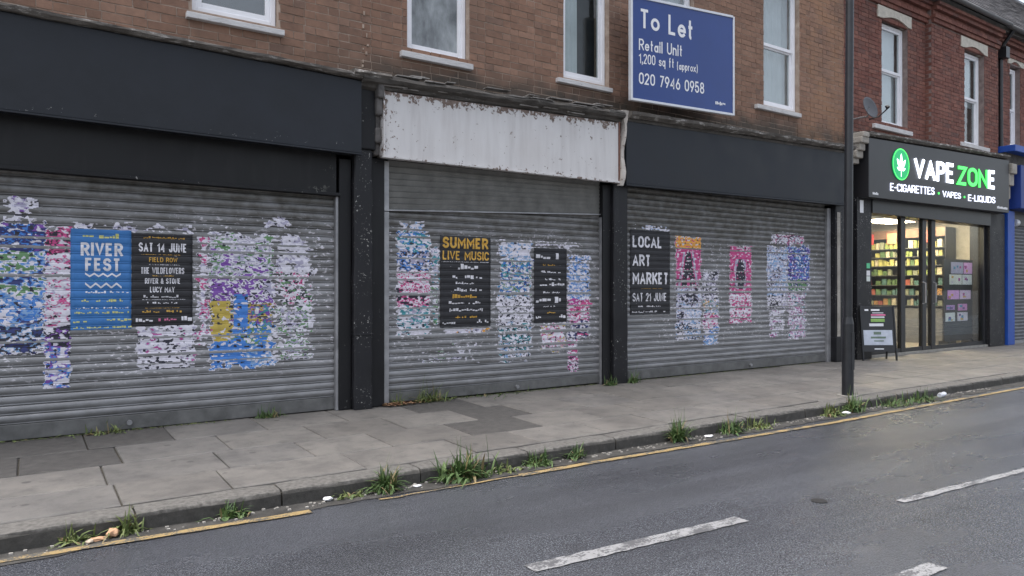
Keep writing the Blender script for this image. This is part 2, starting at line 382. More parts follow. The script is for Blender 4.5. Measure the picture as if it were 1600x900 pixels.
# ------------------------------------------------------------------ brickwork
TH = R(34.16)
def depth_of(X, Y): return X*math.sin(TH) + (7.05+Y)*math.cos(TH)
def in_view(X, Y, Z):
    d = depth_of(X, Y)
    if d < .5: return False
    a = (X*math.cos(TH) - (7.05+Y)*math.sin(TH))/d*1120+800; b = 452-(Z-1.23)/d*1120
    return -20 < a < 1620 and -12 < b < 470
def brick_mesh(L, Hh, mat, seed):
    r = random.Random(seed); b = MB(); j = lambda s=.0025: r.uniform(-s, s); c = .004
    b.hexa([(-L/2+j(), 0, -Hh/2+j()), (L/2+j(), 0, -Hh/2+j()), (L/2, .05, -Hh/2), (-L/2, .05, -Hh/2),
            (-L/2+j(), 0, Hh/2+j()), (L/2+j(), 0, Hh/2+j()), (L/2, .05, Hh/2), (-L/2, .05, Hh/2)])
    return b.mesh('brick', mat)
def brickwork(parent, mat, x0, x1, z0, z1, yf, course, length, holes, seed, cap=300, name='brick'):
    """Flemish bond; the nearest bricks are objects, the rest one joined mesh"""
    r = random.Random(seed); jt = .0095; hd = (length-jt)/2; Hh = course-jt
    protos = [[brick_mesh(length-jt, Hh, mat, seed+i) for i in range(4)], [brick_mesh(hd-jt/2, Hh, mat, seed+9+i) for i in range(4)]]
    items = []
    nc = int((z1-z0)/course)
    for k in range(nc):
        zc = z0+(k+.5)*course; x = x0 - (0 if k % 2 else (length+hd)/2*.75) ; typ = k % 2
        while x < x1:
            L = (length if typ == 0 else hd+jt/2)
            a, b = max(x, x0), min(x+L, x1)
            segs = [(a, b)]
            for (hx0, hx1, hz0, hz1) in holes:
                if hz0 < zc < hz1:
                    ns = []
                    for (p, q) in segs:
                        if q <= hx0 or p >= hx1: ns.append((p, q)); continue
                        if p < hx0: ns.append((p, hx0))
                        if q > hx1: ns.append((hx1, q))
                    segs = ns
            for (p, q) in segs:
                if q-p > .03: items.append((p, q, zc, typ, abs((q-p)-L) > .004))
            x += L; typ = 1-typ
    vis = sorted([i for i in items if in_view((i[0]+i[1])/2, yf, i[2])], key=lambda i: depth_of((i[0]+i[1])/2, yf)/(i[1]-i[0]+.1))
    keep = set(vis[:cap]); rest = MB()
    for it in items:
        p, q, zc, typ, cut = it; dy = r.uniform(-.004, .003)
        if it in keep:
            me = protos[typ][r.randrange(4)]; full = (length if typ == 0 else hd+jt/2)
            inst(name, me, ((p+q)/2, yf+dy, zc+r.uniform(-.0015, .0015)), parent, (0, r.uniform(-.008, .008), 0), ((q-p-jt)/(full-jt), 1, 1))
        else:
            rest.box(p+jt/2, q-jt/2, yf+dy, yf+.05, zc-Hh/2, zc+Hh/2)
    if rest.v: stuff(rest.build('brickwork', mat, parent))
def pierced(b, x0, x1, z0, z1, y0, y1, holes):
    xs = sorted({x0, x1, *[h[0] for h in holes], *[h[1] for h in holes]}); zs = sorted({z0, z1, *[min(h[2], z1) for h in holes], *[min(h[3], z1) for h in holes]})
    for a, c in zip(xs, xs[1:]):
        for d, e in zip(zs, zs[1:]):
            mx, mz = (a+c)/2, (d+e)/2
            if any(h[0] < mx < h[1] and h[2] < mz < h[3] for h in holes): continue
            b.box(a, c, y0, y1, d, e)
def wavy(b, x0, x1, z0, z1, y, amp, per, rndp):
    n = max(6, int((x1-x0)/per*8)); rows = []
    for i in range(n+1):
        x = x0+(x1-x0)*i/n; yy = y+amp*math.sin(x/per*6.28+rndp)+amp*.5*math.sin(x/per*2.7)
        rows.append([(x, yy, z0), (x, yy*.7+y*.3, z1)])
    b.loft(rows)
def window(parent, x0, x1, z0, z1, yf, rail=None, sill=(0, 0, 0, 0), cover=None, pane='glass', lintel=None):
    """white frame with sashes; pane, sill, curtain as its sub-parts"""
    y0 = yf; fw = .05; b = MB()
    b.box(x0, x0+fw, y0, y0+.07, z0, z1); b.box(x1-fw, x1, y0, y0+.07, z0, z1)
    b.box(x0+fw, x1-fw, y0, y0+.07, z1-fw, z1); b.box(x0+fw, x1-fw, y0, y0+.07, z0, z0+fw*1.2)
    o = b.build('window', M['upvc'], parent, bevel=.005)
    def sash(a, c, dy):
        s = MB(); t = .045; q = y0+dy
        s.box(x0+fw, x0+fw+t, q, q+.045, a, c); s.box(x1-fw-t, x1-fw, q, q+.045, a, c)
        s.box(x0+fw+t, x1-fw-t, q, q+.045, c-t, c); s.box(x0+fw+t, x1-fw-t, q, q+.045, a, a+t*1.15)
        s.build('sash', M['upvc'], o, bevel=.004)
        box('pane', M[pane], o, x0+fw+t, x1-fw-t, q+.02, q+.026, a+t*1.15, c-t)
    if rail:
        sash(rail, z1-fw, .012); sash(z0+fw*1.2, rail+.02, .04)
    else: sash(z0+fw*1.2, z1-fw, .015)
    sx0, sx1, sz0, sz1 = sill
    box('sill', M['sill'], o, sx0, sx1, -.06+min(0, yf-.08), yf+.005, sz0, sz1, .006)
    if cover:
        c = MB(); kind, a, d = cover; ax, dx = x0+fw+(x1-x0-2*fw)*a, x0+fw+(x1-x0-2*fw)*d
        if kind == 'curtain': wavy(c, ax, dx, z0+.02, z1, y0+.16, .018, .13, x0); c.build('curtain', M['curtain'], o, True)
        else: c.box(ax, dx, y0+.13, y0+.135, z0+(.05 if kind == 'blind' else (z1-z0)*.45), z1); c.build('blind', M['blind'], o)
    if lintel:
        lx0, lx1, lz0, lz1 = lintel; l = MB(); n = 10
        ly = yf-.125
        rr = []
        for i in range(n+1):
            t = i/n; x = lx0+(lx1-lx0)*t; s_ = (x-x0)/(x1-x0)
            zb = lz0 + (.085*math.sin(math.pi*s_) if 0 < s_ < 1 else 0)
            rr.append([(x, ly, zb), (x, ly, lz1), (x, ly+.2, lz1), (x, ly+.2, zb), (x, ly, zb)])
        l.loft(rr); l.poly([rr[0][i] for i in (0, 1, 2, 3)]); l.poly([rr[-1][i] for i in (3, 2, 1, 0)])
        l.build('lintel', M['lintel'], o)
    return o

# ---- brown brick building over the three shuttered shops
brown = thing('brown_brick_building', 'brown brick terrace with white sash windows above the three shuttered shops', 'building', (0, 0, 0))
W = [(1.26, 2.03, 3.79, 5.4), (3.42, 4.19, 3.82, 5.42), (5.57, 6.316, 3.89, 5.6), (7.075, 7.946, 4.0, 5.7), (9.54, 10.46, 4.12, 5.99+.15)]
W0 = [(-1.6, -.8, 3.77, 5.4)]
HOLES = [(a-.005, b+.005, c-.005, d+.005) for a, b, c, d in W+W0]
core = MB(); pierced(core, -2.4, 11.74, 2.8, 7.6, .005, .30, HOLES); core.build('wall', M['mortar'], brown)
MB().box(-2.4, 11.74, .36, 6, 0, 7.6).build('inner_wall', M['dark_room'], brown)
MB().box(-2.4, 11.74, .28, .359, 2.45, 2.52).build('ceiling', M['dark_room'], brown)
brickwork(brown, M['brick'], -2.4, 11.74, 3.30, 7.55, 0.0, .079, .235, HOLES, 11)
sills = [(1.20, 2.08, 3.69, 3.745), (3.325, 4.216, 3.725, 3.79), (5.44, 6.336, 3.795, 3.85), (6.95, 8.05, 3.90, 3.96), (9.31, 10.434, 4.02, 4.085)]
covers = [None, None, ('curtain', -.1, .52), ('curtain', 0, 1.05), ('curtain', -.02, 1.06)]
rails = [None, None, None, 4.85, 5.09]
for (a, b_, c, d), s, cv, rl, pn in zip(W, sills, covers, rails, ['glass', 'painted_sky_pane', 'shop_glass', 'glass', 'glass']):
    window(brown, a, b_, c, d, .08, rl, s, cv, pn)
window(brown, *W0[0], .08, None, (-1.66, -.75, 3.69, 3.745))
# rough vertical repair of the old party line
rp = MB(); rnd = random.Random(8)
for i in range(46):
    z = 3.36+i*.045; x = 2.93+rnd.uniform(-.03, .03); s = rnd.uniform(.005, .017)
    if rnd.random() < .35: continue
    if z > 4.6: break
    rp.box(x-s, x+s*.8, -.012-rnd.uniform(0, .008), .01, z, z+rnd.uniform(.015, .05))
rp.build('mortar_repair', M['mortar'], brown, bevel=.006)
def moulding(name, mat, parent, xs, zs, prof, jit, seed, step=.09):
    r = random.Random(seed); rr = []; n = int((xs[1]-xs[0])/step)
    for i in range(n+1):
        t = i/n; x = xs[0]+(xs[1]-xs[0])*t; z = zs[0]+(zs[1]-zs[0])*t
        rr.append([(x, py+noise.noise(Vector((x*5, q*3.1, seed)))*jit, z+pz+noise.noise(Vector((x*4, q*2.3, seed+7)))*jit*.8) for q, (py, pz) in enumerate(prof)])
    b = MB(); b.loft(rr); b.poly(rr[0]); b.poly(rr[-1][::-1]); return b.build(name, mat, parent)
moulding('cornice', M['cornice'], brown, (-2.4, 2.86), (3.455, 3.365), [(.02, -.02), (-.255, -.02), (-.285, .0), (-.285, .022), (-.24, .034), (.02, .055)], .016, 1)
moulding('cornice', M['cornice_dark'], brown, (2.80, 6.36), (3.315, 3.42), [(.02, -.05), (-.16, -.05), (-.20, -.03), (-.21, .0), (-.27, .02), (-.29, .05), (-.27, .085), (-.14, .11), (.02, .15)], .024, 2)
moulding('cornice', M['cornice'], brown, (2.70, 3.10), (3.375, 3.39), [(.02, -.02), (-.27, -.02), (-.31, .01), (-.29, .045), (.02, .08)], .03, 5)
moulding('cornice', M['cornice'], brown, (6.46, 11.62), (3.475, 3.60), [(.02, -.02), (-.24, -.02), (-.29, .01), (-.30, .05), (-.22, .07), (.02, .12)], .018, 3)
rr_ = random.Random(21); frag = MB()
for i in range(34):
    x = rr_.uniform(2.95, 6.2); zz = 3.33+.0295*(x-2.8)+rr_.uniform(-.03, .12); L = rr_.uniform(.06, .35); yq = -.285+abs(zz-3.40-.0295*(x-2.8))*.7
    frag.slab(x, min(x+L, 6.34), yq-.012, yq+.08, zz, zz+rr_.uniform(.006, .018), zz+.0295*L, zz+.0295*L+rr_.uniform(.004, .014))
stuff(frag.build('cornice_flakes', flaky('pale_flakes', (.20, .185, .17), (.34, .32, .30), (.10, .09, .08)), brown))
moulding('drip_board', M['cornice_dark'], brown, (6.46, 11.5), (3.435, 3.545), [(.02, -.02), (-.19, -.02), (-.20, .02), (.02, .03)], .006, 4)
# pilasters between the shops: black painted brick with chipped corners
def pilaster(x0, x1, z1, y, mat='black_paint'):
    b = MB(); r = random.Random(int(x0*10)); n = 16
    rr = []
    for i in range(n+1):
        z = z1*i/n; q = lambda: r.uniform(-.005, .005)
        rr.append([(x0+q(), .3, z), (x0+q(), y+.012+q()*.5, z), (x0+.014, y+q()*.5, z), (x1-.014, y+q()*.5, z), (x1+q(), y+.012+q()*.5, z), (x1+q(), .3, z)])
    b.loft(rr); o = b.build('pilaster', M[mat], brown); return o
p1 = pilaster(2.765, 2.965, 2.66, -.12)
box('joint_band', M['black_paint'], p1, 2.755, 2.975, -.126, 0, .76, .775, .003)
box('console', M['black_wood'], p1, 2.81, 2.99, -.15, .1, 2.661, 3.34, .015)
cb = MB()   # fluted bracket beside the white fascia
for i, (yy, a, c) in enumerate([(-.12, 2.62, 2.75), (-.17, 2.74, 2.9), (-.14, 2.89, 3.03), (-.20, 3.02, 3.2), (-.24, 3.19, 3.34)]): cb.box(2.975, 3.05, yy, .1, a, c)
cb.build('bracket', plain('sooty_timber', (.10, .092, .088), .8, 0, .4, 12, .4), p1, bevel=.02)
p2 = pilaster(6.30, 6.545, 2.60, -.12)
box('reveal', M['black_wood'], p2, 6.16, 6.296, -.06, .3, 0, 2.58, .004)
p3 = pilaster(11.30, 11.72, 2.66, -.12)
box('plinth', M['black_paint'], p3, 11.285, 11.735, -.14, .2, .02, .42, .008)
moulding('peeled_strip', M['stone'], p3, (11.33, 11.42), (.43, .43), [(-.124, 0), (-.128, 0), (-.128, 2.1), (-.124, 2.1)], .004, 3, .03)
box('jamb', M['black_wood'], brown, 2.632, 2.760, -.05, .3, 0, 2.56, .006)
box('jamb', M['black_wood'], brown, 2.970, 3.128, -.05, .3, 0, 2.60, .006)
box('jamb', M['black_wood'], brown, -2.4, -2.02, -.1, .3, 0, 2.6, .006)
sc = MB(); 
for i, (yy, a, c, e) in enumerate([(-.16, 3.40, 3.50, .0), (-.22, 3.49, 3.62, .02), (-.27, 3.61, 3.74, .0), (-.32, 3.73, 3.84, .03), (-.34, 3.83, 3.92, .01)]): sc.box(11.78-e, 11.95+e, yy, .1, a, c)
sc.build('stone_corbel', M['stone'], brown, bevel=.018)
st = MB(); rr = []
for i in range(12):
    t = i/11; z = 2.56+.98*t; x = 6.33+.075*t+.012*math.sin(t*9); wd = .028+.012*math.sin(t*7)+(.03 if t > .85 else 0)
    rr.append([(x-wd, -.17, z), (x-wd*.7, -.235-.02*math.sin(t*12), z), (x+wd*.7, -.24-.02*math.sin(t*12), z), (x+wd, -.17, z)])
st.loft(rr); st.poly(rr[-1]); st.build('peeling_console', flaky('peeling_cream_paint', (.40, .36, .32), (.55, .51, .47), (.16, .12, .10), .56), brown)

# ------------------------------------------------------------------ fascia boards
fa = thing('fascia_board', 'long blank slate black fascia board above the leftmost shutter', 'fascia', (0, -.2, 2.6))
def at0(o, root): o.parent = root; o.matrix_parent_inverse = Matrix.Translation(-Vector(root.location)); return o
def part(b, name, mat, root, bevel=0, smooth=False): return at0(b.build(name, mat, None, smooth, bevel), root)
b = MB(); b.slab(-2.4, 2.803, -.22, .0, 2.65, 3.44, 2.60, 3.33); part(b, 'board', M['black_board'], fa, .006)
b = MB(); b.slab(-2.4, 2.808, -.232, -.19, 2.634, 2.649, 2.583, 2.598); part(b, 'bottom_trim', M['black_board'], fa)
b = MB(); b.slab(-2.4, 2.60, -.05, .02, 2.23, 2.66, 2.205, 2.64); part(b, 'lower_panel', chipped('dull_black_panel', (.010, .010, .011), (.34, .33, .29), .56, 9, .5, xband=(2.2, 2.5)), fa)
b = MB(); b.slab(-2.4, 2.64, -.085, .02, 2.195, 2.229, 2.172, 2.204); part(b, 'shutter_lintel', M['black_wood'], fa, .005)
fb = thing('fascia_board', 'flaking white painted fascia board above the middle shutter', 'fascia', (3, -.2, 2.6))
b = MB(); b.slab(3.06, 6.30, -.20, .0, 2.61, 3.275, 2.62, 3.37); part(b, 'board', M['white_board'], fb, .004)
b = MB(); b.slab(3.04, 6.31, -.222, -.17, 2.585, 2.608, 2.592, 2.618); part(b, 'bottom_trim', M['white_board'], fb, .004)
b = MB(); b.slab(3.045, 3.062, -.215, -.1, 2.61, 3.28, 2.61, 3.28); part(b, 'end_trim', M['white_board'], fb, .003)
b = MB(); b.slab(6.301, 6.325, -.212, -.1, 2.60, 3.38, 2.60, 3.38); part(b, 'end_trim', plain('rusty_edge', (.16, .08, .06), .9, 0, .4, 20), fb, .003)
fc = thing('fascia_board', 'blank slate black fascia board between the white fascia and the lamp post', 'fascia', (8, -.2, 2.6))
b = MB(); b.slab(6.44, 11.46, -.20, .0, 2.60, 3.41, 2.665, 3.525); part(b, 'board', M['black_board'], fc, .006)
b = MB(); b.slab(6.43, 11.48, -.215, -.17, 2.572, 2.598, 2.640, 2.663); part(b, 'bottom_trim', M['black_board'], fc, .004)

# ------------------------------------------------------------------ roller shutters
PITCH = .0775; YS = .02
PROF = [(0, -.009), (.03, .004), (.09, .0045), (.13, -.008), (.19, .000), (.36, .0085), (.54, .0115), (.72, .0105), (.88, .006), (1, -.009)]
PMAX = .0115
def prof(z, z0):
    u = ((z-z0)/PITCH) % 1.0
    for (a, p), (c, q) in zip(PROF, PROF[1:]):
        if a <= u <= c: return p+(q-p)*(u-a)/(c-a)
    return 0
def pasted(z, z0): return .62*PMAX+.38*prof(z, z0)      # paper spans the grooves between the slats
def shutter(label, x0, x1, z0, ztop, rails, bottom_h):
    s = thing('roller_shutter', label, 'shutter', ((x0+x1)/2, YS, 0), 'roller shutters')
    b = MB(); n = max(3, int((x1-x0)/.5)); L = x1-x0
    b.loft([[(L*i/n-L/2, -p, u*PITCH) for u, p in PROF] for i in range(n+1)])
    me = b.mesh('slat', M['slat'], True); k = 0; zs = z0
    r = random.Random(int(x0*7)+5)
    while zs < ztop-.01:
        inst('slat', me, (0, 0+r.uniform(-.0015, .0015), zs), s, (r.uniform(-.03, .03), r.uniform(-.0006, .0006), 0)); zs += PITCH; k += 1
    part(MB().box(x0, x1, YS-.016, YS+.02, z0-bottom_h, z0-.002), 'bottom_rail', plain('bottom_rail_steel', (.13, .13, .128), .55, .3, .3, 7), s, .004)
    for (a, c, d) in rails: part(MB().box(a, c, -.035, .06, .0, d), 'guide_rail', M['rail'], s, .004)
    return s
S1 = shutter('wide grey roller shutter on the left, carrying the blue festival poster', -2.0, 2.600, .135, 2.20, [(2.601, 2.631, 2.172), (-2.03, -2.001, 2.19)], .125)
S2 = shutter('narrow grey roller shutter under the white fascia, plastered with torn bills', 3.19, 6.155, .125, 2.20, [(3.13, 3.188, 2.05), (6.157, 6.172, 2.16)], .105)
S3 = shutter('grey roller shutter nearest the lamp post, with the art market poster', 6.60, 11.19, .135, 2.66, [(6.552, 6.598, 2.56), (11.192, 11.29, 2.60)], .12)
b = MB(); b.slab(3.132, 6.158, -.02, .12, 2.06, 2.075, 2.19, 2.205); part(b, 'box_lip', M['rail'], S2, .003)
bx = MB(); 
for i in range(8):
    z = 2.08+i*.066; t = .125
    bx.hexa([(3.19, .012, z), (6.155, .012, z+t*(1-i/8)), (6.155, .1, z+t*(1-i/8)), (3.19, .1, z), (3.19, -.006, z+.06), (6.155, -.006, z+.06+t*(1-i/8)), (6.155, .1, z+.06+t*(1-i/8)), (3.19, .1, z+.06)])
part(bx, 'shutter_box', plain('dusty_box_steel', (.17, .168, .158), .6, .3, .25, 5), S2)
part(MB().box(3.135, 3.188, -.03, .05, 2.06, 2.585), 'box_end', M['rail'], S2)
for sx, sh in ((.75, S1), (4.85, S2), (9.2, S3)):
    part(MB().tube([(sx, -.03, .07), (sx, .0, .07)], .022, 10), 'lock', M['rail'], sh)

# ------------------------------------------------------------------ lettering and posters
def arc(cx, cy, rx, ry, a0, a1, n=8): return [(cx+rx*math.cos(R(a0+(a1-a0)*i/n)), cy+ry*math.sin(R(a0+(a1-a0)*i/n))) for i in range(n+1)]
# a plain signwriter's alphabet: glyph = (width, [strokes]); cap height 1, each x in 0..1
GL = {
 'A': (.62, [[(0, 0), (.5, 1), (1, 0)], [(.2, .3), (.8, .3)]]),
 'B': (.56, [[(.5, .53)]+arc(.55, .765, .42, .235, -90, 90)+[(0, 1), (0, 0)]+arc(.55, .265, .45, .265, -90, 90)+[(0, .53)]]),
 'C': (.54, [arc(.5, .72, .5, .28, 20, 180)+arc(.5, .28, .5, .28, 180, 340)]),
 'D': (.58, [[(0, 0), (0, 1)]+arc(.45, .68, .55, .32, 90, 0)+arc(.45, .32, .55, .32, 0, -90)+[(0, 0)]]),
 'E': (.48, [[(1, 1), (0, 1), (0, 0), (1, 0)], [(.1, .52), (.85, .52)]]),
 'F': (.46, [[(1, 1), (0, 1), (0, 0)], [(.1, .5), (.85, .5)]]),
 'G': (.58, [arc(.5, .72, .5, .28, 25, 180)+arc(.5, .28, .5, .28, 180, 360)+[(1, .48), (.55, .48)]]),
 'H': (.58, [[(0, 0), (0, 1)], [(1, 0), (1, 1)], [(.08, .5), (.92, .5)]]),
 'I': (.02, [[(.5, 0), (.5, 1)]]), 'J': (.44, [[(1, 1), (1, .28)]+arc(.5, .27, .5, .27, 0, -170)]),
 'K': (.58, [[(0, 0), (0, 1)], [(1, 1), (.08, .42)], [(.36, .6), (1, 0)]]),
 'L': (.44, [[(0, 1), (0, 0), (1, 0)]]), 'M': (.76, [[(0, 0), (0, 1), (.5, .35), (1, 1), (1, 0)]]), 'N': (.58, [[(0, 0), (0, 1), (1, 0), (1, 1)]]),
 'O': (.58, [arc(.5, .70, .5, .30, 0, 180)+arc(.5, .30, .5, .30, 180, 360)+[(1, .70)]]),
 'P': (.54, [[(0, 0), (0, 1)]+arc(.55, .73, .45, .27, 90, -90)+[(.08, .46)]]),
 'Q': (.60, [arc(.5, .70, .5, .30, 0, 180)+arc(.5, .30, .5, .30, 180, 360)+[(1, .70)], [(.6, .22), (1, -.06)]]),
 'R': (.56, [[(0, 0), (0, 1)]+arc(.55, .74, .45, .26, 90, -90)+[(.08, .48)], [(.5, .46), (1, 0)]]),
 'S': (.54, [arc(.5, .76, .47, .24, 25, 270, 10)+arc(.5, .26, .5, .26, 90, -155, 10)]),
 'T': (.54, [[(0, 1), (1, 1)], [(.5, .93), (.5, 0)]]), 'U': (.58, [[(0, 1), (0, .30)]+arc(.5, .30, .5, .30, 180, 360)+[(1, 1)]]),
 'V': (.60, [[(0, 1), (.5, 0), (1, 1)]]), 'W': (.86, [[(0, 1), (.26, 0), (.5, .8), (.74, 0), (1, 1)]]), 'X': (.6, [[(0, 0), (1, 1)], [(0, 1), (1, 0)]]),
 'Y': (.58, [[(0, 1), (.5, .45), (1, 1)], [(.5, .45), (.5, 0)]]), 'Z': (.54, [[(0, 1), (1, 1), (0, 0), (1, 0)]]),
 '0': (.52, [arc(.5, .70, .5, .30, 0, 180)+arc(.5, .30, .5, .30, 180, 360)+[(1, .70)]]), '1': (.26, [[(0, .78), (.9, 1), (.9, 0)]]),
 '2': (.50, [arc(.5, .73, .5, .27, 160, -20)+[(0, 0), (1, 0)]]), '4': (.54, [[(.8, 0), (.8, 1), (0, .26), (1, .26)]]),
 '5': (.50, [[(.92, 1), (.1, 1), (.05, .52)]+arc(.48, .32, .5, .32, 110, -160)]), '6': (.52, [arc(.5, .31, .5, .31, 0, 360, 14), [(.02, .36), (.62, 1)]]),
 '7': (.48, [[(0, 1), (1, 1), (.3, 0)]]), '8': (.52, [arc(.5, .76, .42, .24, 0, 360, 14), arc(.5, .26, .5, .26, 0, 360, 14)]), '9': (.52, [arc(.5, .69, .5, .31, 0, 360, 14), [(.98, .64), (.38, 0)]]),
 'a': (.46, [arc(.45, .27, .45, .27, 0, 360, 14), [(.98, .56), (.98, 0)]]), 'e': (.48, [[(.1, .30), (.9, .30)], arc(.5, .29, .5, .29, 0, 315, 14)]),
 'i': (.02, [[(.5, 0), (.5, .62)], [(.5, .82), (.5, .96)]]), 'l': (.02, [[(.5, 0), (.5, 1)]]), 'n': (.44, [[(0, 0), (0, .62)], [(.02, .40)]+arc(.5, .38, .48, .22, 150, 0)+[(.98, 0)]]),
 'o': (.50, [arc(.5, .29, .5, .29, 0, 360, 16)]), 't': (.32, [[(.4, .92), (.4, .12)]+arc(.75, .12, .35, .12, 180, 270), [(0, .6), (1, .6)]]), 'f': (.32, [[(.4, 0), (.4, .85)]+arc(.8, .85, .4, .14, 180, 80), [(0, .6), (.95, .6)]]),
 's': (.40, [arc(.5, .44, .46, .14, 25, 270)+arc(.5, .15, .5, .15, 90, -155)]), 'q': (.46, [arc(.45, .29, .45, .29, 0, 360, 14), [(.98, .58), (.98, -.26)]]),
 'p': (.46, [arc(.55, .29, .45, .29, 0, 360, 14), [(.02, .58), (.02, -.26)]]), 'r': (.28, [[(0, 0), (0, .60)], [(.05, .40)]+arc(.8, .36, .7, .22, 150, 80)]), 'x': (.42, [[(0, 0), (1, .58)], [(0, .58), (1, 0)]]),
 '-': (.28, [[(0, .45), (1, .45)]]), ',': (.04, [[(.6, .10), (.2, -.14)]]), '(': (.18, [arc(1, .42, 1, .62, 120, 240)]), ')': (.18, [arc(0, .42, 1, .62, 60, -60)]),
 '&': (.60, [[(1, 0), (.2, .72)]+arc(.45, .80, .28, .20, 190, -30)+[(.1, .38)]+arc(.42, .24, .40, .24, 150, 330)+[(1, .48)]]), ' ': (.26, [])}
def lettering(name, body, rect, y, mat, parent, off=.15, conform=None, depth=0):
    """body drawn in strokes (thickness = off x height) inside rect = (x0, x1, bottom left, top left, bottom right, top right)"""
    x0, x1, bl, tl, br, tr = rect if len(rect) == 6 else (rect[0], rect[1], rect[2], rect[3], rect[2], rect[3])
    Hh = (tl-bl+tr-br)/2; Wd = x1-x0; th = off*Hh; gap = .12
    tot = sum(GL[c][0] for c in body)+gap*(len(body)-1); sc_ = (Wd-th*len(body))/tot
    bm = bmesh.new(); cx = 0; lay = 0
    for ch in body:
        gw, strokes = GL[ch]
        for stq in strokes:
            pts = [Vector((cx+th/2+px*gw*sc_, th/2+py*(Hh-th))) for px, py in stq]
            pts = [p for i, p in enumerate(pts) if i == 0 or (p-pts[i-1]).length > 1e-5]
            shut = (pts[0]-pts[-1]).length < 1e-4
            prev = None; lay += 1; first = None; n = len(pts)
            for i, p in enumerate(pts):
                a = pts[i-1] if i else (pts[-2] if shut else None); c = pts[i+1] if i < n-1 else (pts[1] if shut else None)
                d1 = (p-a).normalized() if a is not None else None; d2 = (c-p).normalized() if c is not None else None
                d1 = d1 or d2; d2 = d2 or d1
                n1 = Vector((-d1.y, d1.x)); n2 = Vector((-d2.y, d2.x)); m_ = (n1+n2)
                m_ = m_.normalized() if m_.length > .05 else n1
                k = min(1/max(.3, m_.dot(n1)), 2.2)*th/2
                if not a and not shut: p = p-d1*th/2*(0 if abs(d1.x) > .95 or abs(d1.y) < .2 else 1)
                if not c and not shut: p = p+d2*th/2*(0 if abs(d2.x) > .95 or abs(d2.y) < .2 else 1)
                pair = []
                for sgn in (1, -1):
                    q = p+m_*k*sgn; s_ = q.x/Wd; t = max(-.3, q.y/Hh)
                    if abs(q.y) < th*.9 and q.y < 0 and ch not in ',qp()Q': t = 0
                    if q.y > Hh: t = 1
                    pair.append(bm.verts.new((x0+Wd*s_, y-lay*.00006, (bl+(br-bl)*s_)*(1-t)+(tl+(tr-tl)*s_)*t)))
                if prev: bm.faces.new((prev[0], prev[1], pair[1], pair[0]))
                prev = pair
        cx += gw*sc_+th+gap*sc_
    if conform is not None:
        z = min(v.co.z for v in bm.verts); top = max(v.co.z for v in bm.verts); k = math.floor((z-conform)/PITCH)
        while conform+k*PITCH < top:
            for u, _ in PROF[:-1]:
                zz = conform+(k+u)*PITCH
                if z < zz < top: bmesh.ops.bisect_plane(bm, geom=bm.verts[:]+bm.edges[:]+bm.faces[:], plane_co=(0, 0, zz), plane_no=(0, 0, 1))
            k += 1
        for v in bm.verts: v.co.y -= pasted(v.co.z, conform)
    if depth:
        ex = bmesh.ops.extrude_face_region(bm, geom=bm.faces[:]); bmesh.ops.translate(bm, verts=[q for q in ex['geom'] if isinstance(q, bmesh.types.BMVert)], vec=(0, -depth, 0))
    bmesh.ops.recalc_face_normals(bm, faces=bm.faces[:])
    me = bpy.data.meshes.new(name); bm.to_mesh(me); bm.free(); me.materials.append(mat)
    o = bpy.data.objects.new(name, me); link(o); return at0(o, parent)
def raised_letters(body, rect, y, mat, parent, off, depth):
    """one part for each letter of a built-up sign"""
    x0, x1, bl, tl, br, tr = rect; Hh = (tl-bl+tr-br)/2; Wd = x1-x0; th = off*Hh; gap = .12
    sc_ = (Wd-th*len(body))/(sum(GL[c][0] for c in body)+gap*(len(body)-1)); cx = 0
    for ch in body:
        wd = GL[ch][0]*sc_+th; a, c = cx/Wd, (cx+wd)/Wd
        if ch != ' ': lettering('letter', ch, (x0+cx, x0+cx+wd, bl+(br-bl)*a, tl+(tr-tl)*a, bl+(br-bl)*c, tl+(tr-tl)*c), y, mat, parent, off, None, depth)
        cx += wd+gap*sc_
ZS = {1: .135, 2: .125, 3: .135}
def zlevels(z0, z1, base):
    L = [z0, z1]; k = math.floor((z0-base)/PITCH)
    while base+k*PITCH < z1:
        L += [base+(k+u)*PITCH for u, _ in PROF[:-1] if z0 < base+(k+u)*PITCH < z1]; k += 1
    return sorted(L)
def poster(label, x0, x1, z0, z1, sh, mat, seed):
    """sheet pasted over the slats and pressed into their profile, edges slightly torn"""
    p = thing('poster', label, 'poster', (x0, YS-.004, z0)); base = ZS[sh]; b = MB()
    L = zlevels(z0, z1, base); n = max(6, int((x1-x0)/.03)); rr = []
    for z in L:
        row = []
        e0 = .004*noise.noise(Vector((z*30, seed, 0))); e1 = .005*noise.noise(Vector((z*30, seed, 5)))
        for i in range(n+1):
            x = x0+e0+(x1+e1-x0-e0)*i/n
            zz = z+(.006*noise.noise(Vector((x*25, seed, z0))) if z in (L[0], L[-1]) else 0)
            row.append((x, YS-.0022-pasted(z, base)-.0008*abs(noise.noise(Vector((x*9, z*14, seed)))), zz))
        rr.append(row)
    b.loft(rr); o = part(b, 'sheet', mat, p, smooth=True); o.modifiers.new('t', 'SOLIDIFY').thickness = .0006
    return p
YT = YS-.0050
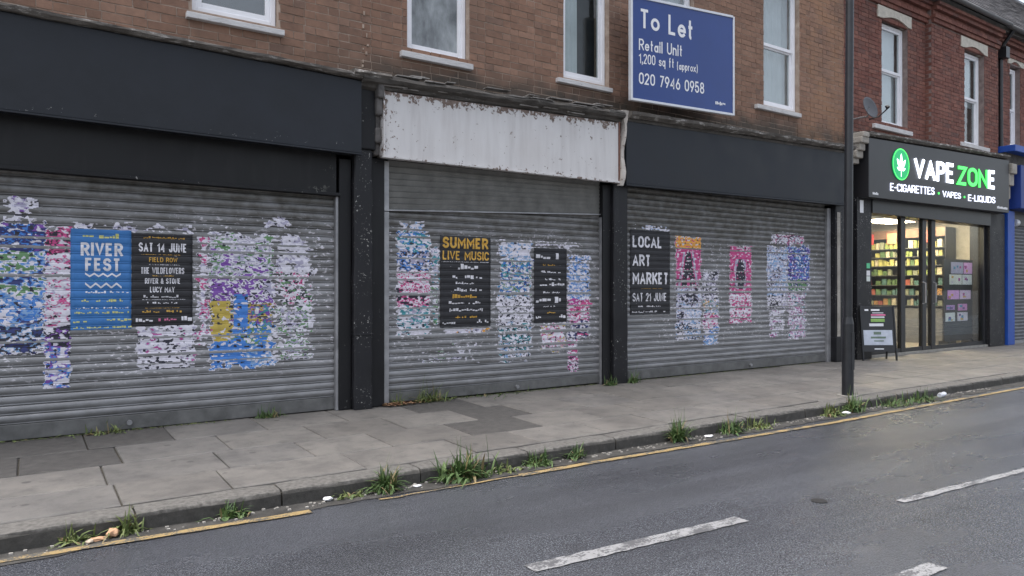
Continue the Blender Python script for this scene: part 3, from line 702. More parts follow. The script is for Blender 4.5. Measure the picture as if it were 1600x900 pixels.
def scribble(parent, x0, x1, z, h, sh, mat, seed, gaps=.25):
    """a line of print too worn to read: small broken blocks"""
    r = random.Random(seed); b = MB(); x = x0; base = ZS[sh]
    while x < x1:
        wd = r.uniform(.25, .8)*h
        if r.random() > gaps:
            a, c = z+r.uniform(0, .3)*h, z+h*r.uniform(.6, 1)
            if r.random() < .5: c = a+h*.3
            for p, q in zip(zlevels(a, c, base), zlevels(a, c, base)[1:]): b.quad((x, YT-pasted(p, base), p), (x+wd, YT-pasted(p, base), p), (x+wd, YT-pasted(q, base), q), (x, YT-pasted(q, base), q))
        x += wd+h*.12
    if b.v: stuff(part(b, 'worn_print', mat, parent))
def wave_line(parent, x0, x1, z, amp, th, nper, sh, mat):
    b = MB(); base = ZS[sh]; n = 40
    f = lambda t: z+amp*(2*abs(((t*nper) % 1)-.5)-.5)*2
    rr = [[(x0+(x1-x0)*i/n, YT-pasted(f(i/n)+d, base), f(i/n)+d) for d in (-th/2, th/2)] for i in range(n+1)]
    b.loft(rr); part(b, 'wave_mark', mat, parent)
P = poster('blue RIVER FEST poster pasted on the left shutter', .311, .765, .886, 1.742, 1, M['p_blue'], 1)
T = lambda s, r, sh, m, p, off=.19: lettering('lettering', s, r, YT, M[m], p, off, ZS[sh])
T('RIVER', (.385, .70, 1.515, 1.628), 1, 'ink_white', P); T('FEST', (.417, .683, 1.385, 1.497), 1, 'ink_white', P)
wave_line(P, .417, .683, 1.352, .012, .016, 4, 1, M['ink_white']); wave_line(P, .45, .65, 1.31, .012, .012, 3, 1, M['ink_teal']); wave_line(P, .417, .69, 1.262, .018, .018, 3.5, 1, M['ink_white'])
scribble(P, .40, .65, 1.665, .045, 1, M['ink_pale'], 1)
for i, (a, c, z, h, m) in enumerate([(.42, .73, 1.195, .026, 'ink_white'), (.44, .68, 1.165, .016, 'ink_teal'), (.39, .70, 1.12, .03, 'ink_pale'), (.35, .74, 1.06, .02, 'ink_white'), (.34, .74, 1.02, .028, 'ink_pale'), (.50, .66, .955, .03, 'ink_pale'), (.33, .42, .94, .04, 'ink_pale'), (.66, .75, .95, .035, 'ink_pale'), (.33, .76, .895, .02, 'ink_pale')]): scribble(P, a, c, z, h, 1, M[m], 10+i)
P = poster('black SAT 14 JUNE line-up poster beside the blue one on the left shutter', .768, 1.262, .905, 1.725, 1, M['p_black'], 2)
T('SAT 14 JUNE', (.822, 1.213, 1.562, 1.642), 1, 'ink_white', P, .155); T('FIELD ROW', (.905, 1.135, 1.472, 1.513), 1, 'ink_gold', P, .15)
T('THE WILDFLOWERS', (.838, 1.192, 1.368, 1.424), 1, 'ink_white', P, .145); T('RIVER & STONE', (.872, 1.16, 1.279, 1.328), 1, 'ink_white', P, .145); T('LUCY MAY', (.912, 1.112, 1.202, 1.252), 1, 'ink_white', P, .145)
for i, (a, c, z, h, m) in enumerate([(.86, 1.2, 1.68, .02, 'ink_gold'), (.84, 1.17, 1.535, .008, 'ink_gold'), (.90, 1.15, 1.445, .01, 'ink_white'), (.93, 1.1, 1.345, .01, 'ink_gold'), (.86, 1.17, 1.15, .03, 'ink_white'), (.85, 1.2, 1.135, .007, 'ink_white'), (.89, 1.13, 1.10, .02, 'ink_white'), (.87, 1.15, 1.06, .007, 'ink_gold'), (.85, 1.16, 1.02, .026, 'ink_gold'), (.80, .95, .94, .045, 'ink_white'), (.98, 1.12, .945, .035, 'ink_pink'), (1.14, 1.23, .94, .05, 'ink_white')]): scribble(P, a, c, z, h, 1, M[m], 30+i)
P = poster('black and gold SUMMER LIVE MUSIC poster on the middle shutter', 3.82, 4.487, .80, 1.832, 2, M['p_black'], 3)
T('SUMMER', (3.852, 4.452, 1.692, 1.818), 2, 'ink_gold', P, .21); T('LIVE MUSIC', (3.852, 4.462, 1.562, 1.662), 2, 'ink_gold', P, .17)
for i, (a, c, z, h, m) in enumerate([(3.84, 4.46, 1.535, .012, 'ink_white'), (4.05, 4.30, 1.45, .07, 'ink_white'), (3.93, 4.38, 1.345, .055, 'ink_white'), (4.02, 4.26, 1.285, .035, 'ink_white'), (3.96, 4.4, 1.20, .05, 'ink_white'), (3.98, 4.28, 1.125, .055, 'ink_gold'), (3.93, 4.35, 1.06, .045, 'ink_white'), (3.94, 4.38, .975, .05, 'ink_white'), (4.02, 4.3, .90, .03, 'ink_gold'), (3.85, 4.0, .835, .04, 'ink_white'), (4.3, 4.46, .84, .045, 'ink_white')]): scribble(P, a, c, z, h, 2, M[m], 50+i, .18)
P = poster('smaller black gig poster right of centre on the middle shutter', 5.113, 5.618, .82, 1.735, 2, M['p_black'], 4)
for i, (a, c, z, h, m) in enumerate([(5.14, 5.56, 1.60, .085, 'ink_white'), (5.25, 5.43, 1.52, .02, 'ink_gold'), (5.22, 5.52, 1.43, .035, 'ink_white'), (5.28, 5.55, 1.34, .03, 'ink_white'), (5.2, 5.56, 1.27, .045, 'ink_white'), (5.25, 5.5, 1.18, .025, 'ink_white'), (5.14, 5.57, 1.06, .09, 'ink_white'), (5.25, 5.45, 1.01, .02, 'ink_white'), (5.28, 5.45, .93, .035, 'ink_gold'), (5.14, 5.2, .87, .04, 'ink_white'), (5.5, 5.58, .87, .05, 'ink_white')]): scribble(P, a, c, z, h, 2, M[m], 70+i, .2)
P = poster('black LOCAL ART MARKET poster on the right-hand shutter', 6.70, 7.46, .885, 2.035, 3, M['p_black'], 5)
T('LOCAL', (6.745, 7.30, 1.795, 1.952), 3, 'ink_white', P); T('ART', (6.745, 7.08, 1.545, 1.702), 3, 'ink_white', P); T('MARKET', (6.745, 7.425, 1.298, 1.462), 3, 'ink_white', P); T('SAT 21 JUNE', (6.745, 7.39, 1.065, 1.18), 3, 'ink_white', P, .145)
for i, (a, c, z, h, m) in enumerate([(6.9, 7.3, 1.235, .01, 'ink_gold'), (6.82, 7.27, .985, .025, 'ink_white'), (6.74, 7.2, .91, .03, 'ink_white'), (7.33, 7.42, .905, .05, 'ink_white')]): scribble(P, a, c, z, h, 3, M[m], 90+i)

# torn remains of older bills: many ragged scraps of coloured print left on the slats
WH = (.68, .66, .73); LV = (.40, .38, .50); BK = (.03, .03, .045); PK = (.54, .08, .24); BL = (.06, .21, .58); NV = (.035, .045, .16); SK = (.22, .36, .58)
TE = (.05, .26, .30); YE = (.50, .38, .08); PU = (.20, .08, .36); GR = (.13, .26, .12); MG = (.42, .06, .26); OR = (.75, .36, .06)
def torn(label, x0, x1, z0, z1, sh, zones, seed, keep=.0, rag=.09, frayx=.06, solid=0., picture=None):
    """zones: [(height fraction from top, palette)]; keep raises or lowers how much paper is left"""
    base = ZS[sh]; b = MB(); dx = .0072; nx = int((x1-x0+2*rag)/dx); L = zlevels(z0-rag*.6, z1+rag*.6, base)
    # refine the levels to about 8 mm
    LL = []
    for p, q in zip(L, L[1:]):
        k = max(1, round((q-p)/.008)); LL += [p+(q-p)*i/k for i in range(k)]
    LL.append(L[-1]); sv = Vector((seed*13.7, seed*3.3, 0))
    for p, q in zip(LL, LL[1:]):
        zc = (p+q)/2; u = ((zc-base)/PITCH) % 1
        for i in range(nx):
            x = x0-rag+i*dx; xc = x+dx/2
            fr2 = frayx*(1+.9*noise.noise(Vector((xc*2, zc*4, 61))+sv)); e = min((xc-x0)/fr2, (x1-xc)/fr2, (zc-z0)/.05, (z1-zc)/.05)          # inside > 0
            n1 = noise.noise(Vector((xc*6, zc*12, 0))+sv); n2 = noise.noise(Vector((xc*22, zc*40, 3))+sv)
            s = min(e, 1)*.55+n1*.62+n2*.62+keep - (.30 if (u < .16 or u > .93) else .10 if u < .3 else 0)*(1-solid)*max(0, .55+1.6*noise.noise(Vector((xc*4, zc*3, 41))+sv))
            if e < -2.4 or s < .12: continue
            t = (z1-zc)/(z1-z0)+.05*n1
            pal = zones[-1][1]
            for f, pl in zones:
                if t < f: pal = pl; break
            h = noise.noise(Vector((xc*3.2, zc*5, 51))+sv)*.5+noise.noise(Vector((xc*8, zc*18, 11))+sv)*.5+noise.noise(Vector((xc*26, zc*44, 17))+sv)*.5+.5
            c = pal[min(len(pal)-1, max(0, int((h-.12)/.76*len(pal))))]
            if picture:
                c2 = picture((xc-x0)/(x1-x0), (z1-zc)/(z1-z0));  c = c2 if c2 and n2 < .35 else c
            h2 = noise.noise(Vector((xc*20, zc*34, 29))+sv)
            if h2 > (.36 if solid > .85 or picture else .27 if solid >= .6 else .2): c = WH
            elif h2 < -.46: c = BK
            if s < .22: c = WH                                              # bare torn edge of the paper
            lift = .0020+.0015*max(0, n2)
            b.quad((x, YS-lift-pasted(p, base)*.8, p), (x+dx, YS-lift-pasted(p, base)*.8, p), (x+dx, YS-lift-pasted(q, base)*.8, q), (x, YS-lift-pasted(q, base)*.8, q)); b.c.append(c)
    o = b.build('torn_poster', M['torn']); tag(o, label, 'torn poster', 'torn bills on the shutters')
    me = o.data; bm = bmesh.new(); bm.from_mesh(me); bmesh.ops.remove_doubles(bm, verts=bm.verts[:], dist=.0002); bm.to_mesh(me); bm.free()
    return o
torn('navy and blue torn poster at the far left edge of the left shutter', -.62, .131, .72, 1.77, 1, [(.22, [PU, NV, NV, BL, NV]), (.55, [NV, NV, BL, SK, WH, GR]), (.8, [NV, BL, SK, BL, WH]), (1, [NV, BK, SK, WH, LV])], 1, .28, .05, .03, .9)
torn('white scrap peeling above the navy torn poster', -.12, .06, 1.80, 1.98, 1, [(1, [WH, WH, LV, PU])], 21, .05, .03)
torn('narrow pink and white torn strip left of the blue festival poster', .131, .308, .42, 1.745, 1, [(.16, [PK, BK, PK, WH]), (.62, [WH, WH, WH, PK, LV, WH]), (.76, [BK, PU, BK, WH]), (1, [WH, LV, BL, PU, WH])], 2, .25, .02, .015, .8)
torn('white torn sheet hanging below the SAT 14 JUNE poster', .815, 1.28, .535, .90, 1, [(1, [BK, WH, WH, WH, LV, MG])], 3, .22, .03, .03, .6)
torn('thin white scraps along the top of the festival posters', .33, 1.25, 1.735, 1.80, 1, [(1, [WH, WH, LV])], 23, -.08, .03)
torn('large multicoloured torn bill with yellow and blue lower corner', 1.42, 1.99, .50, 1.74, 1, [(.12, [WH, LV, WH, GR]), (.32, [WH, GR, LV, WH, PU]), (.52, [LV, BK, WH, PU, PU]), (.68, [BK, YE, PU, TE]), (.82, [YE, BL, BL, GR, WH]), (1, [BL, BL, SK, WH])], 4, .22, .05, .04, .7,
     lambda u, v: (YE if u < .3 and .5 < v < .8 else BL if (.36 < u < .58 and .45 < v < .7) or (u < .55 and v > .8) else None))
torn('ragged white and pink paper scraps at the right end of the left shutter', 1.98, 2.40, .52, 1.76, 1, [(.3, [WH, WH, LV]), (.55, [WH, PK, WH, BK, GR]), (1, [WH, WH, GR, LV])], 5, -.07, .05, .12)
torn('small ragged scraps between the line-up poster and the multicoloured bill', 1.29, 1.42, .72, 1.72, 1, [(1, [WH, LV, PK, WH])], 25, -.02, .02)
torn('stray paper flecks near the top of the left shutter', 1.9, 2.15, 1.82, 1.92, 1, [(1, [WH, LV, WH])], 26, -.02, .03)
torn('white, blue and pink torn bill at the left edge of the middle shutter', 3.30, 3.70, .72, 1.86, 2, [(.18, [WH, BL, TE, WH]), (.38, [LV, BK, BL, WH]), (.72, [WH, PK, WH, PK, BK]), (1, [WH, WH, TE, LV])], 6, .16, .05, .03, .6)
torn('ragged paper tuft above the leftmost bill of the middle shutter', 3.34, 3.62, 1.86, 1.98, 2, [(1, [WH, SK, LV])], 27, -.02, .03)
torn('green-tinged torn strip left of the SUMMER LIVE MUSIC poster', 3.70, 3.82, .80, 1.70, 2, [(.5, [WH, LV, TE]), (1, [TE, GR, WH])], 28, -.04, .02)
torn('thin white scrap under the SUMMER LIVE MUSIC poster', 3.82, 4.47, .72, .80, 2, [(1, [WH, WH, LV, OR])], 29, .1, .03)
torn('pale flecks low on the middle shutter below the posters', 3.6, 4.3, .40, .60, 2, [(1, [WH, LV, GR])], 30, -.2, .05, .2)
torn('tall blue, green and white torn bill in the middle of the middle shutter', 4.60, 5.08, .39, 1.80, 2, [(.15, [WH, SK, WH]), (.48, [TE, BL, NV, WH, GR, SK]), (.7, [WH, WH, BK, WH]), (1, [WH, TE, BK, WH, SK])], 7, .12, .05, .05, .4)
torn('white and pink torn sheet below the smaller black gig poster', 5.22, 5.60, .46, .81, 2, [(1, [WH, WH, PK, WH, YE])], 8, .12, .03, .03, .5)
torn('blue torn bill with a long pink tail at the right of the middle shutter', 5.625, 6.0, .60, 1.66, 2, [(.52, [SK, BL, WH, SK, BL]), (.8, [PK, PK, WH, MG]), (1, [PK, BK, NV, WH])], 9, .08, .05, .06, .4)
torn('hanging pink tail of torn paper low on the middle shutter', 5.63, 5.80, .20, .62, 2, [(1, [PK, WH, MG, BK, WH])], 31, .1, .02, .02, .4)
torn('white scraps above the smaller black gig poster', 5.12, 5.9, 1.74, 1.82, 2, [(1, [WH, LV])], 32, -.1, .03)
torn('white torn band above the LOCAL ART MARKET poster', 6.80, 7.45, 2.03, 2.10, 3, [(1, [SK, WH, WH])], 33, .05, .03)
def figure(u, v):
    if v < .10: return OR
    if v < .5:
        d = abs(u-.5); k = (v-.14)/.34
        if 0 < k < 1 and d < .09+.20*k and not (k > .75 and d < .06): return BK
        if k > 0 and d < .2+.22*k and d > .13+.2*k: return LV
        return PK
    return None
torn('tall pink torn poster with a dark figure under an orange strip', 7.585, 8.095, .53, 1.96, 3, [(.5, [PK, PK, PK, WH]), (.85, [WH, SK, WH, LV, BK]), (1, [WH, BK, SK, WH])], 10, .25, .04, .03, .7, figure)
torn('grey and orange torn strip right of the tall pink poster', 8.13, 8.48, .44, 1.50, 3, [(.4, [BK, LV, WH, BK]), (.6, [WH, OR, TE, LV]), (.8, [MG, WH, PK]), (1, [SK, BL, WH])], 11, .06, .04, .06, .3)
def figure2(u, v):
    if v < .62:
        d = abs(u-.5); k = (v-.16)/.4
        if 0 < k < 1 and d < .08+.14*math.sin(k*3): return BK
        if 0 < k < 1 and d < .26: return LV
        return PK
    return None
torn('small pink torn poster with a dark figure in the middle of the right-hand shutter', 8.74, 9.24, .74, 1.87, 3, [(.62, [PK, PK, PK, MG]), (1, [PK, WH, WH, PK])], 12, .22, .04, .03, .6, figure2)
torn('pale blue torn bill near the right end of the right-hand shutter', 9.63, 10.15, .93, 1.90, 3, [(.8, [SK, WH, SK, LV, LV, BK]), (1, [BK, WH, LV])], 13, .18, .04, .03, .6)
torn('navy and purple torn bill at the right end of the right-hand shutter', 10.17, 10.75, 1.2, 1.94, 3, [(.75, [NV, PU, BL, NV, SK]), (1, [WH, NV, GR])], 14, .2, .04, .03, .6)
torn('ragged scraps above the pale blue and navy bills', 9.72, 10.6, 1.95, 2.14, 3, [(1, [WH, LV, BK, PK, WH])], 34, -.04, .04)
torn('ragged lower scraps below the pale blue bill', 9.66, 10.1, .46, .92, 3, [(1, [WH, WH, LV, MG])], 35, -.14, .04)
torn('ragged mauve scraps below the navy bill', 10.15, 10.65, .42, 1.18, 3, [(1, [WH, LV, MG, WH, TE])], 36, -.02, .04)

# ------------------------------------------------------------------ to let board
tl = thing('to_let_board', 'blue TO LET board with white frame fixed above the right-hand black fascia', 'sign', (7.4, -.3, 3.7))
b = MB(); b.hexa([(6.40, -.35, 3.669), (8.357, -.35, 3.738), (8.357, -.32, 3.738), (6.40, -.32, 3.669), (6.40, -.35, 4.962), (8.357, -.35, 5.115), (8.357, -.32, 5.115), (6.40, -.32, 4.962)]); part(b, 'board', M['blue_board'], tl)
b = MB(); f_ = .032
for (a, c) in (((6.37, 3.64, 6.37, 4.97), 0), ((8.357, 3.71, 8.357, 5.125), 0)): b.box(a[0], a[0]+f_, -.362, -.31, a[1], a[3])
b.slab(6.402, 8.357, -.362, -.31, 3.640, 3.672, 3.708, 3.741); b.slab(6.402, 8.357, -.362, -.31, 4.955, 4.988, 5.105, 5.138)
part(b, 'trim', M['alu'], tl, .004)
for x in (6.7, 8.05): part(MB().box(x, x+.05, -.319, .0, 3.9, 3.95), 'bracket', M['rail'], tl); part(MB().box(x, x+.05, -.319, .0, 4.75, 4.8), 'bracket', M['rail'], tl)
YB = -.352
for s, r, off in (('To Let', (6.527, 7.534, 4.60, 4.845, 4.625, 4.905), .155), ('Retail Unit', (6.515, 7.32, 4.306, 4.453, 4.362, 4.520), .13), ('1,200 sq ft', (6.515, 7.16, 4.135, 4.265, 4.180, 4.312), .12), ('(approx)', (7.215, 7.62, 4.175, 4.285, 4.20, 4.315), .12), ('020 7946 0958', (6.515, 7.753, 3.871, 4.019, 3.925, 4.083), .14)):
    lettering('lettering', s, r, YB, M['white'], tl, off)
b = MB(); rnd = random.Random(3)
for i in range(7): b.box(7.985+i*.031, 8.008+i*.031, -.3525, -.351, 3.815+rnd.uniform(0, .02)+i*.001, 3.862+rnd.uniform(-.012, .01))
part(b, 'agent_mark', M['white'], tl)

# ------------------------------------------------------------------ red brick building over the vape shop
red = thing('red_brick_building', 'red brick terrace with stone lintels and slate roof above the vape shop', 'building')
RW1 = [(12.97, 13.88, 4.27, 6.17)]; RW2 = [(15.93, 16.80, 4.22, 6.16)]; RW3 = [(18.33, 18.86, 4.46, 6.26)]
X2 = 14.56; YB2 = -.11; X3 = 17.45
hh = lambda L: [(a-.005, b+.005, c-.005, d+.04) for a, b, c, d in L]
core = MB(); pierced(core, 11.745, X2+.01, 3.4, 7.0, .008, .30, hh(RW1)); pierced(core, X2, X3, 3.4, 7.0, YB2+.008, .30, hh(RW2)); pierced(core, X3+.002, 21.5, 3.4, 7.0, .008, .30, hh(RW3))
core.build('wall', M['mortar_red'], red)
MB().box(11.745, 21.5, .40, 6, 2.9, 6.95).build('inner_wall', M['dark_room'], red)
brickwork(red, M['red'], 11.745, X2, 3.55, 6.42, 0, .075, .225, hh(RW1), 31, 150)
brickwork(red, M['red'], X2, X3, 3.7, 6.42, YB2, .075, .225, hh(RW2), 41, 150)
brickwork(red, M['red'], X3, 21.4, 3.7, 6.42, 0, .075, .225, hh(RW3), 51, 0)
ret = MB()
for k in range(38): ret.box(X2-.003, X2+.05, YB2+(.002 if k % 2 else .052), .008, 3.7+k*.075+.005, 3.7+k*.075+.07)
stuff(ret.build('brick_return', M['red'], red))
window(red, *RW1[0], .10, 5.29, (12.64, 13.84+.12, 4.14, 4.22), ('blind', 0, .98), 'glass', (12.80, 13.98, 6.19, 6.41))
window(red, *RW2[0], .0, 5.20, (15.72, 17.0, 4.15, 4.23), ('half', 0, 1.0), 'glass', (15.75, 16.93, 6.18, 6.40))
window(red, *RW3[0], .10, 5.3, (18.2, 19.0, 4.38, 4.46), ('curtain', 0, .6), 'glass', (18.19, 19.0, 6.30, 6.50))
for k, (y_, a, c) in enumerate([(-.045, 6.422, 6.50), (-.075, 6.50, 6.575), (-.03, 6.575, 6.66), (-.10, 6.66, 6.735), (-.15, 6.735, 6.80)]):
    b = MB()
    for (p, q, yo) in ((11.75, X2, 0), (X2, X3, YB2), (X3, 21.4, 0)):
        x = p
        while x < q-.02:
            e = min(x+.22, q); b.box(x+.004, e-.004, yo+y_, .1, a+.003, c-.003); x = e
    stuff(b.build('corbel_course', M['red'], red))
b = MB()
for (p, q, yo) in ((11.75, X2-.02, -.26), (X2-.02, X3, -.30), (X3, 21.6, -.26)):
    rr = [[(x, yo-.06+.055*math.cos(a), 6.90-.055*math.sin(a)) for a in [math.pi*i/8 for i in range(9)]] for x in (p, q)]
    b.loft(rr)
gt = b.build('gutter', plain('old_gutter', (.10, .10, .10), .6), red, True); sd = gt.modifiers.new('s', 'SOLIDIFY'); sd.thickness = .004
part(MB().box(11.75, 21.6, -.24, .1, 6.80, 6.90), 'soffit', M['cornice_dark'], red)
rf = MB(); rf.hexa([(11.75, -.20, 6.90), (30, -.20, 6.90), (30, 6.2, 6.90), (11.75, 6.2, 6.90), (11.75, 3.0, 10.58), (30, 3.0, 10.58), (30, 3.01, 10.58), (11.75, 3.01, 10.58)])
rf = rf.build('roof', plain('roof_battens', (.07, .07, .07), .9), red)
sl_ = MB(); rnd = random.Random(12); n = 26; dyr, dzr = 3.3, 3.70
for k in range(n):
    t0, t1 = k/n, (k+1.25)/n; x = 11.7+(.14 if k % 2 else 0)
    while x < 30:
        e = rnd.uniform(0, .008); ln = .29
        a = (-.31+dyr*t0, 6.915+dzr*t0); c = (-.31+dyr*t1, 6.915+dzr*t1)
        sl_.hexa([(x+.004, a[0]-.012-e, a[1]+.016), (x+ln-.004, a[0]-.012-e, a[1]+.016), (x+ln-.004, c[0], c[1]), (x+.004, c[0], c[1]),
                  (x+.004, a[0]-.02-e, a[1]+.026), (x+ln-.004, a[0]-.02-e, a[1]+.026), (x+ln-.004, c[0]-.008, c[1]+.01), (x+.004, c[0]-.008, c[1]+.01)]); x += ln
stuff(sl_.build('slates', M['slate'], rf))
dp = MB(); dp.tube([(17.72, -.30, 6.84), (17.72, -.12, 6.6), (17.72, -.06, 6.45), (17.72, -.06, 4.25)], .04, 10); dp.box(17.63, 17.81, -.20, .0, 6.28, 6.52)
dp.build('downpipe', M['post'], red)
# moulding over the shop sign
moulding('cornice', M['cornice'], red, (12.0, 17.5), (3.90, 4.06), [(.02, -.02), (-.28, -.02), (-.33, .01), (-.33, .045), (-.22, .065), (.02, .10)], .014, 9)
# ------------------------------------------------------------------ vape shop: sign, shopfront, interior
sg = thing('shop_sign', 'black shop sign reading VAPE ZONE in lit white and green letters', 'sign', (14.7, -.28, 2.9))
b = MB(); b.slab(12.03, 17.55, -.28, .0, 2.82, 3.85, 2.875, 4.01); part(b, 'board', plain('charcoal_sign_panel', (.019, .019, .022), .4, 0, .1, 3), sg, .008)
LW = emit('lit_white', (.80, .86, 1.0), 1.3); LG = emit('lit_green', (.06, .62, .10), .95); LS = emit('dim_lit_white', (.70, .74, .92), .75); LD = emit('logo_green', (.01, .30, .10), .5)
Y_ = -.282
for s, r, m, off, dp_ in (('VAPE', (13.55, 15.05, 3.285, 3.650, 3.300, 3.690), LW, .175, .02), ('ZON', (15.20, 16.50, 3.290, 3.668, 3.320, 3.700), LG, .175, .02), ('E', (16.545, 16.84, 3.322, 3.704, 3.326, 3.718), LW, .175, .02),
                          ('E-CIGARETTES', (12.715, 14.29, 2.982, 3.120, 3.020, 3.162), LS, .125, .012), ('VAPES', (14.615, 15.34, 3.008, 3.128, 3.022, 3.136), LS, .125, .012), ('E-LIQUIDS', (15.664, 16.86, 3.005, 3.134, 3.035, 3.166), LS, .125, .012)):
    raised_letters(s, r, Y_, m, sg, off, dp_)
for x, z in ((14.46, 3.066), (15.50, 3.069)): part(MB().tube([(x, -.281, z), (x, -.294, z)], .022, 12), 'dot', LG, sg)
part(MB().tube([(13.065, -.281, 3.482), (13.065, -.297, 3.482)], .285, 40), 'logo_disc', LD, sg)
b = MB()
for i in range(40):
    a0, a1 = 2*math.pi*i/40, 2*math.pi*(i+1)/40; q = lambda a, r: (13.065+r*math.cos(a), -.2985, 3.482+r*math.sin(a)); b.quad(q(a0, .265), q(a1, .265), q(a1, .285), q(a0, .285))
part(b, 'logo_ring', LG, sg)
b = MB()
def leaflet(ang, ln, wd, ox=0, oz=0):
    c, s_ = math.cos(ang), math.sin(ang); pts = []
    for u, v in ((0, 0), (.3, wd*.8), (.55, wd), (.8, wd*.55), (1, 0), (.8, -wd*.55), (.55, -wd), (.3, -wd*.8)): pts.append((13.065+ox+c*u*ln-s_*v, -.2995, 3.405+oz+s_*u*ln+c*v))
    b.poly(pts)
leaflet(R(90), .28, .042); leaflet(R(52), .22, .04, .012); leaflet(R(128), .22, .04, -.012); leaflet(R(18), .14, .03, .012, -.03); leaflet(R(162), .14, .03, -.012, -.03)
b.quad((13.058, -.2995, 3.26), (13.072, -.2995, 3.26), (13.072, -.2995, 3.42), (13.058, -.2995, 3.42)); part(b, 'logo_leaf', LW, sg)
b = MB(); rnd = random.Random(9)
for i in range(5): b.box(12.15+i*.037, 12.18+i*.037, -.283, -.2805, 2.875, 2.905+rnd.uniform(0, .02))
for i in range(9): b.box(16.97+i*.056, 17.015+i*.056, -.283, -.2805, 2.94, 2.975+rnd.uniform(0, .02))
part(b, 'small_print', M['white'], sg)

sf = thing('shopfront', 'black framed glazed shopfront with double doors below the vape sign', 'shopfront', (14.6, 0, 0))
b = MB(); b.box(11.98, 12.44, -.10, .25, 0, 2.84); part(b, 'left_post', M['black_paint'], sf, .006)
b = MB(); b.box(17.08, 17.80, -.10, .30, 0, 2.88); part(b, 'right_post', M['black_paint'], sf, .006)
part(MB().box(12.44, 17.08, -.12, .18, 2.585, 2.86), 'header', M['shop_black'], sf, .006)
part(MB().box(12.44, 17.08, -.06, .18, 0, .045), 'threshold', plain('concrete_step', (.25, .24, .22), .8, 0, .2, 8), sf)
for a, c, z0 in ((12.44, 12.475, .045), (13.60, 13.755, .045), (14.395, 14.54, .045), (14.745, 14.90, .045), (17.0, 17.08, .045)):
    part(MB().box(a, c, -.02, .06, z0, 2.584), 'mullion', M['shop_black'], sf, .005)
for a, c in ((12.475, 13.60), (13.755, 14.395), (14.54, 14.745), (14.90, 17.0)):
    part(MB().box(a, c, -.01, .05, .046, .12), 'bottom_rail', M['shop_black'], sf); part(MB().box(a, c, .014, .022, .121, 2.583), 'pane', M['shop_glass'], sf)
for x in (14.40, 14.80): part(MB().tube([(x, -.02, .95), (x, -.075, .97), (x, -.075, 1.35), (x, -.02, 1.37)], .014, 8), 'door_handle', M['rail'], sf)
part(MB().poly([(12.06, -.104, 2.60), (12.11, -.104, 2.55), (12.16, -.104, 2.60), (12.16, -.104, 2.78), (12.06, -.104, 2.78)]) or MB().box(12.06, 12.17, -.106, -.1025, 2.57, 2.79), 'alarm_box', M['white'], sf)
for z, c in ((1.65, (.10, .5, .25)), (1.52, (.7, .7, .72)), (1.42, (.6, .65, .62))): part(MB().box(12.27, 12.38, -.105, -.1015, z-.05, z+.04), 'door_sticker', plain('sticker', c, .5), sf)

# room
RX0, RX1, RY1, RZ1 = 12.0, 17.35, 4.6, 2.80
structure(MB().box(RX0, RX1, .185, RY1, -.06, .004).build('shop_floor', plain('vinyl_floor', (.22, .20, .18), .5)))
structure(MB().box(RX0, RX1, .19, RY1, RZ1, RZ1+.04).build('shop_ceiling', plain('shop_ceiling_paint', (.62, .60, .55), .8)))
structure(MB().box(RX0, RX1, RY1, RY1+.05, -.06, RZ1).build('shop_back_wall', plain('shop_wall_paint', (.36, .31, .26), .8)))
structure(MB().box(RX1, RX1+.05, .31, RY1, -.06, RZ1).build('shop_side_wall', plain('cream_wall_paint', (.48, .44, .37), .8)))
structure(MB().box(RX0-.05, RX0, .26, RY1, -.06, RZ1).build('shop_party_wall', plain('shop_wall_paint_b', (.36, .31, .26), .8)))
EL = emit('light_panel', (1, .82, .55), 28)
for x, y, wx, wy in ((16.0, 1.55, 1.3, .6), (14.0, 2.6, 1.6, .4), (16.2, .75, 1.2, .3)):  # panel nearest the window is added to brighten the interior and cards
    t = thing('ceiling_light', 'bright warm ceiling light panel %s in the vape shop' % ('added close to the window' if y < 1 else 'over the shelves' if x > 15 else 'farthest from the window'), 'ceiling light', (x, y, RZ1-.05), 'vape shop ceiling lights')
    part(MB().box(x-wx/2, x+wx/2, y-wy/2, y+wy/2, RZ1-.05, RZ1-.045), 'diffuser', EL, t); part(MB().box(x-wx/2-.02, x+wx/2+.02, y-wy/2-.02, y+wy/2+.02, RZ1-.0445, RZ1-.001), 'frame', M['alu'], t)
# wall shelving along the side wall
sv_ = thing('shelf_unit', 'wall shelving of vape products inside the shop', 'shelves', (16.9, 1.6, 0))
XS = 16.86; lev = [.86, 1.10, 1.33, 1.56, 1.78, 1.985, 2.18]
part(MB().box(17.29, 17.345, .72, 3.4, .3, 2.62), 'back_panel', plain('shelf_backing', (.10, .095, .085), .7), sv_)
for z in lev: part(MB().box(XS, 17.288, .72, 3.4, z-.018, z), 'shelf', plain('shelf_edge', (.05, .05, .05), .5), sv_)
for y in (.70, 1.62, 2.5, 3.4): part(MB().box(XS+.02, 17.345, y, y+.018, 0, 2.62), 'upright', M['shop_black'], sv_)
part(MB().box(XS+.03, 17.288, .72, 3.4, 0, .80), 'base_cupboard', plain('cupboard_grey', (.14, .14, .15), .5), sv_)
part(MB().box(XS+.05, 17.288, .72, 3.4, 2.42, 2.62), 'header_panel', plain('brown_header', (.16, .09, .06), .6), sv_)
b = MB(); b.box(-.5, .5, -.5, .5, 0, 1); PC = [(.20, .25, .07), (.30, .28, .09), (.07, .12, .05), (.42, .37, .26), (.30, .16, .06), (.06, .13, .12), (.26, .07, .05), (.18, .19, .13)]
pm = [b.mesh('product_box', plain('product_print_%s' % 'abcdefgh'[i], c, .5, 0, .2, 40)) for i, c in enumerate(PC)]
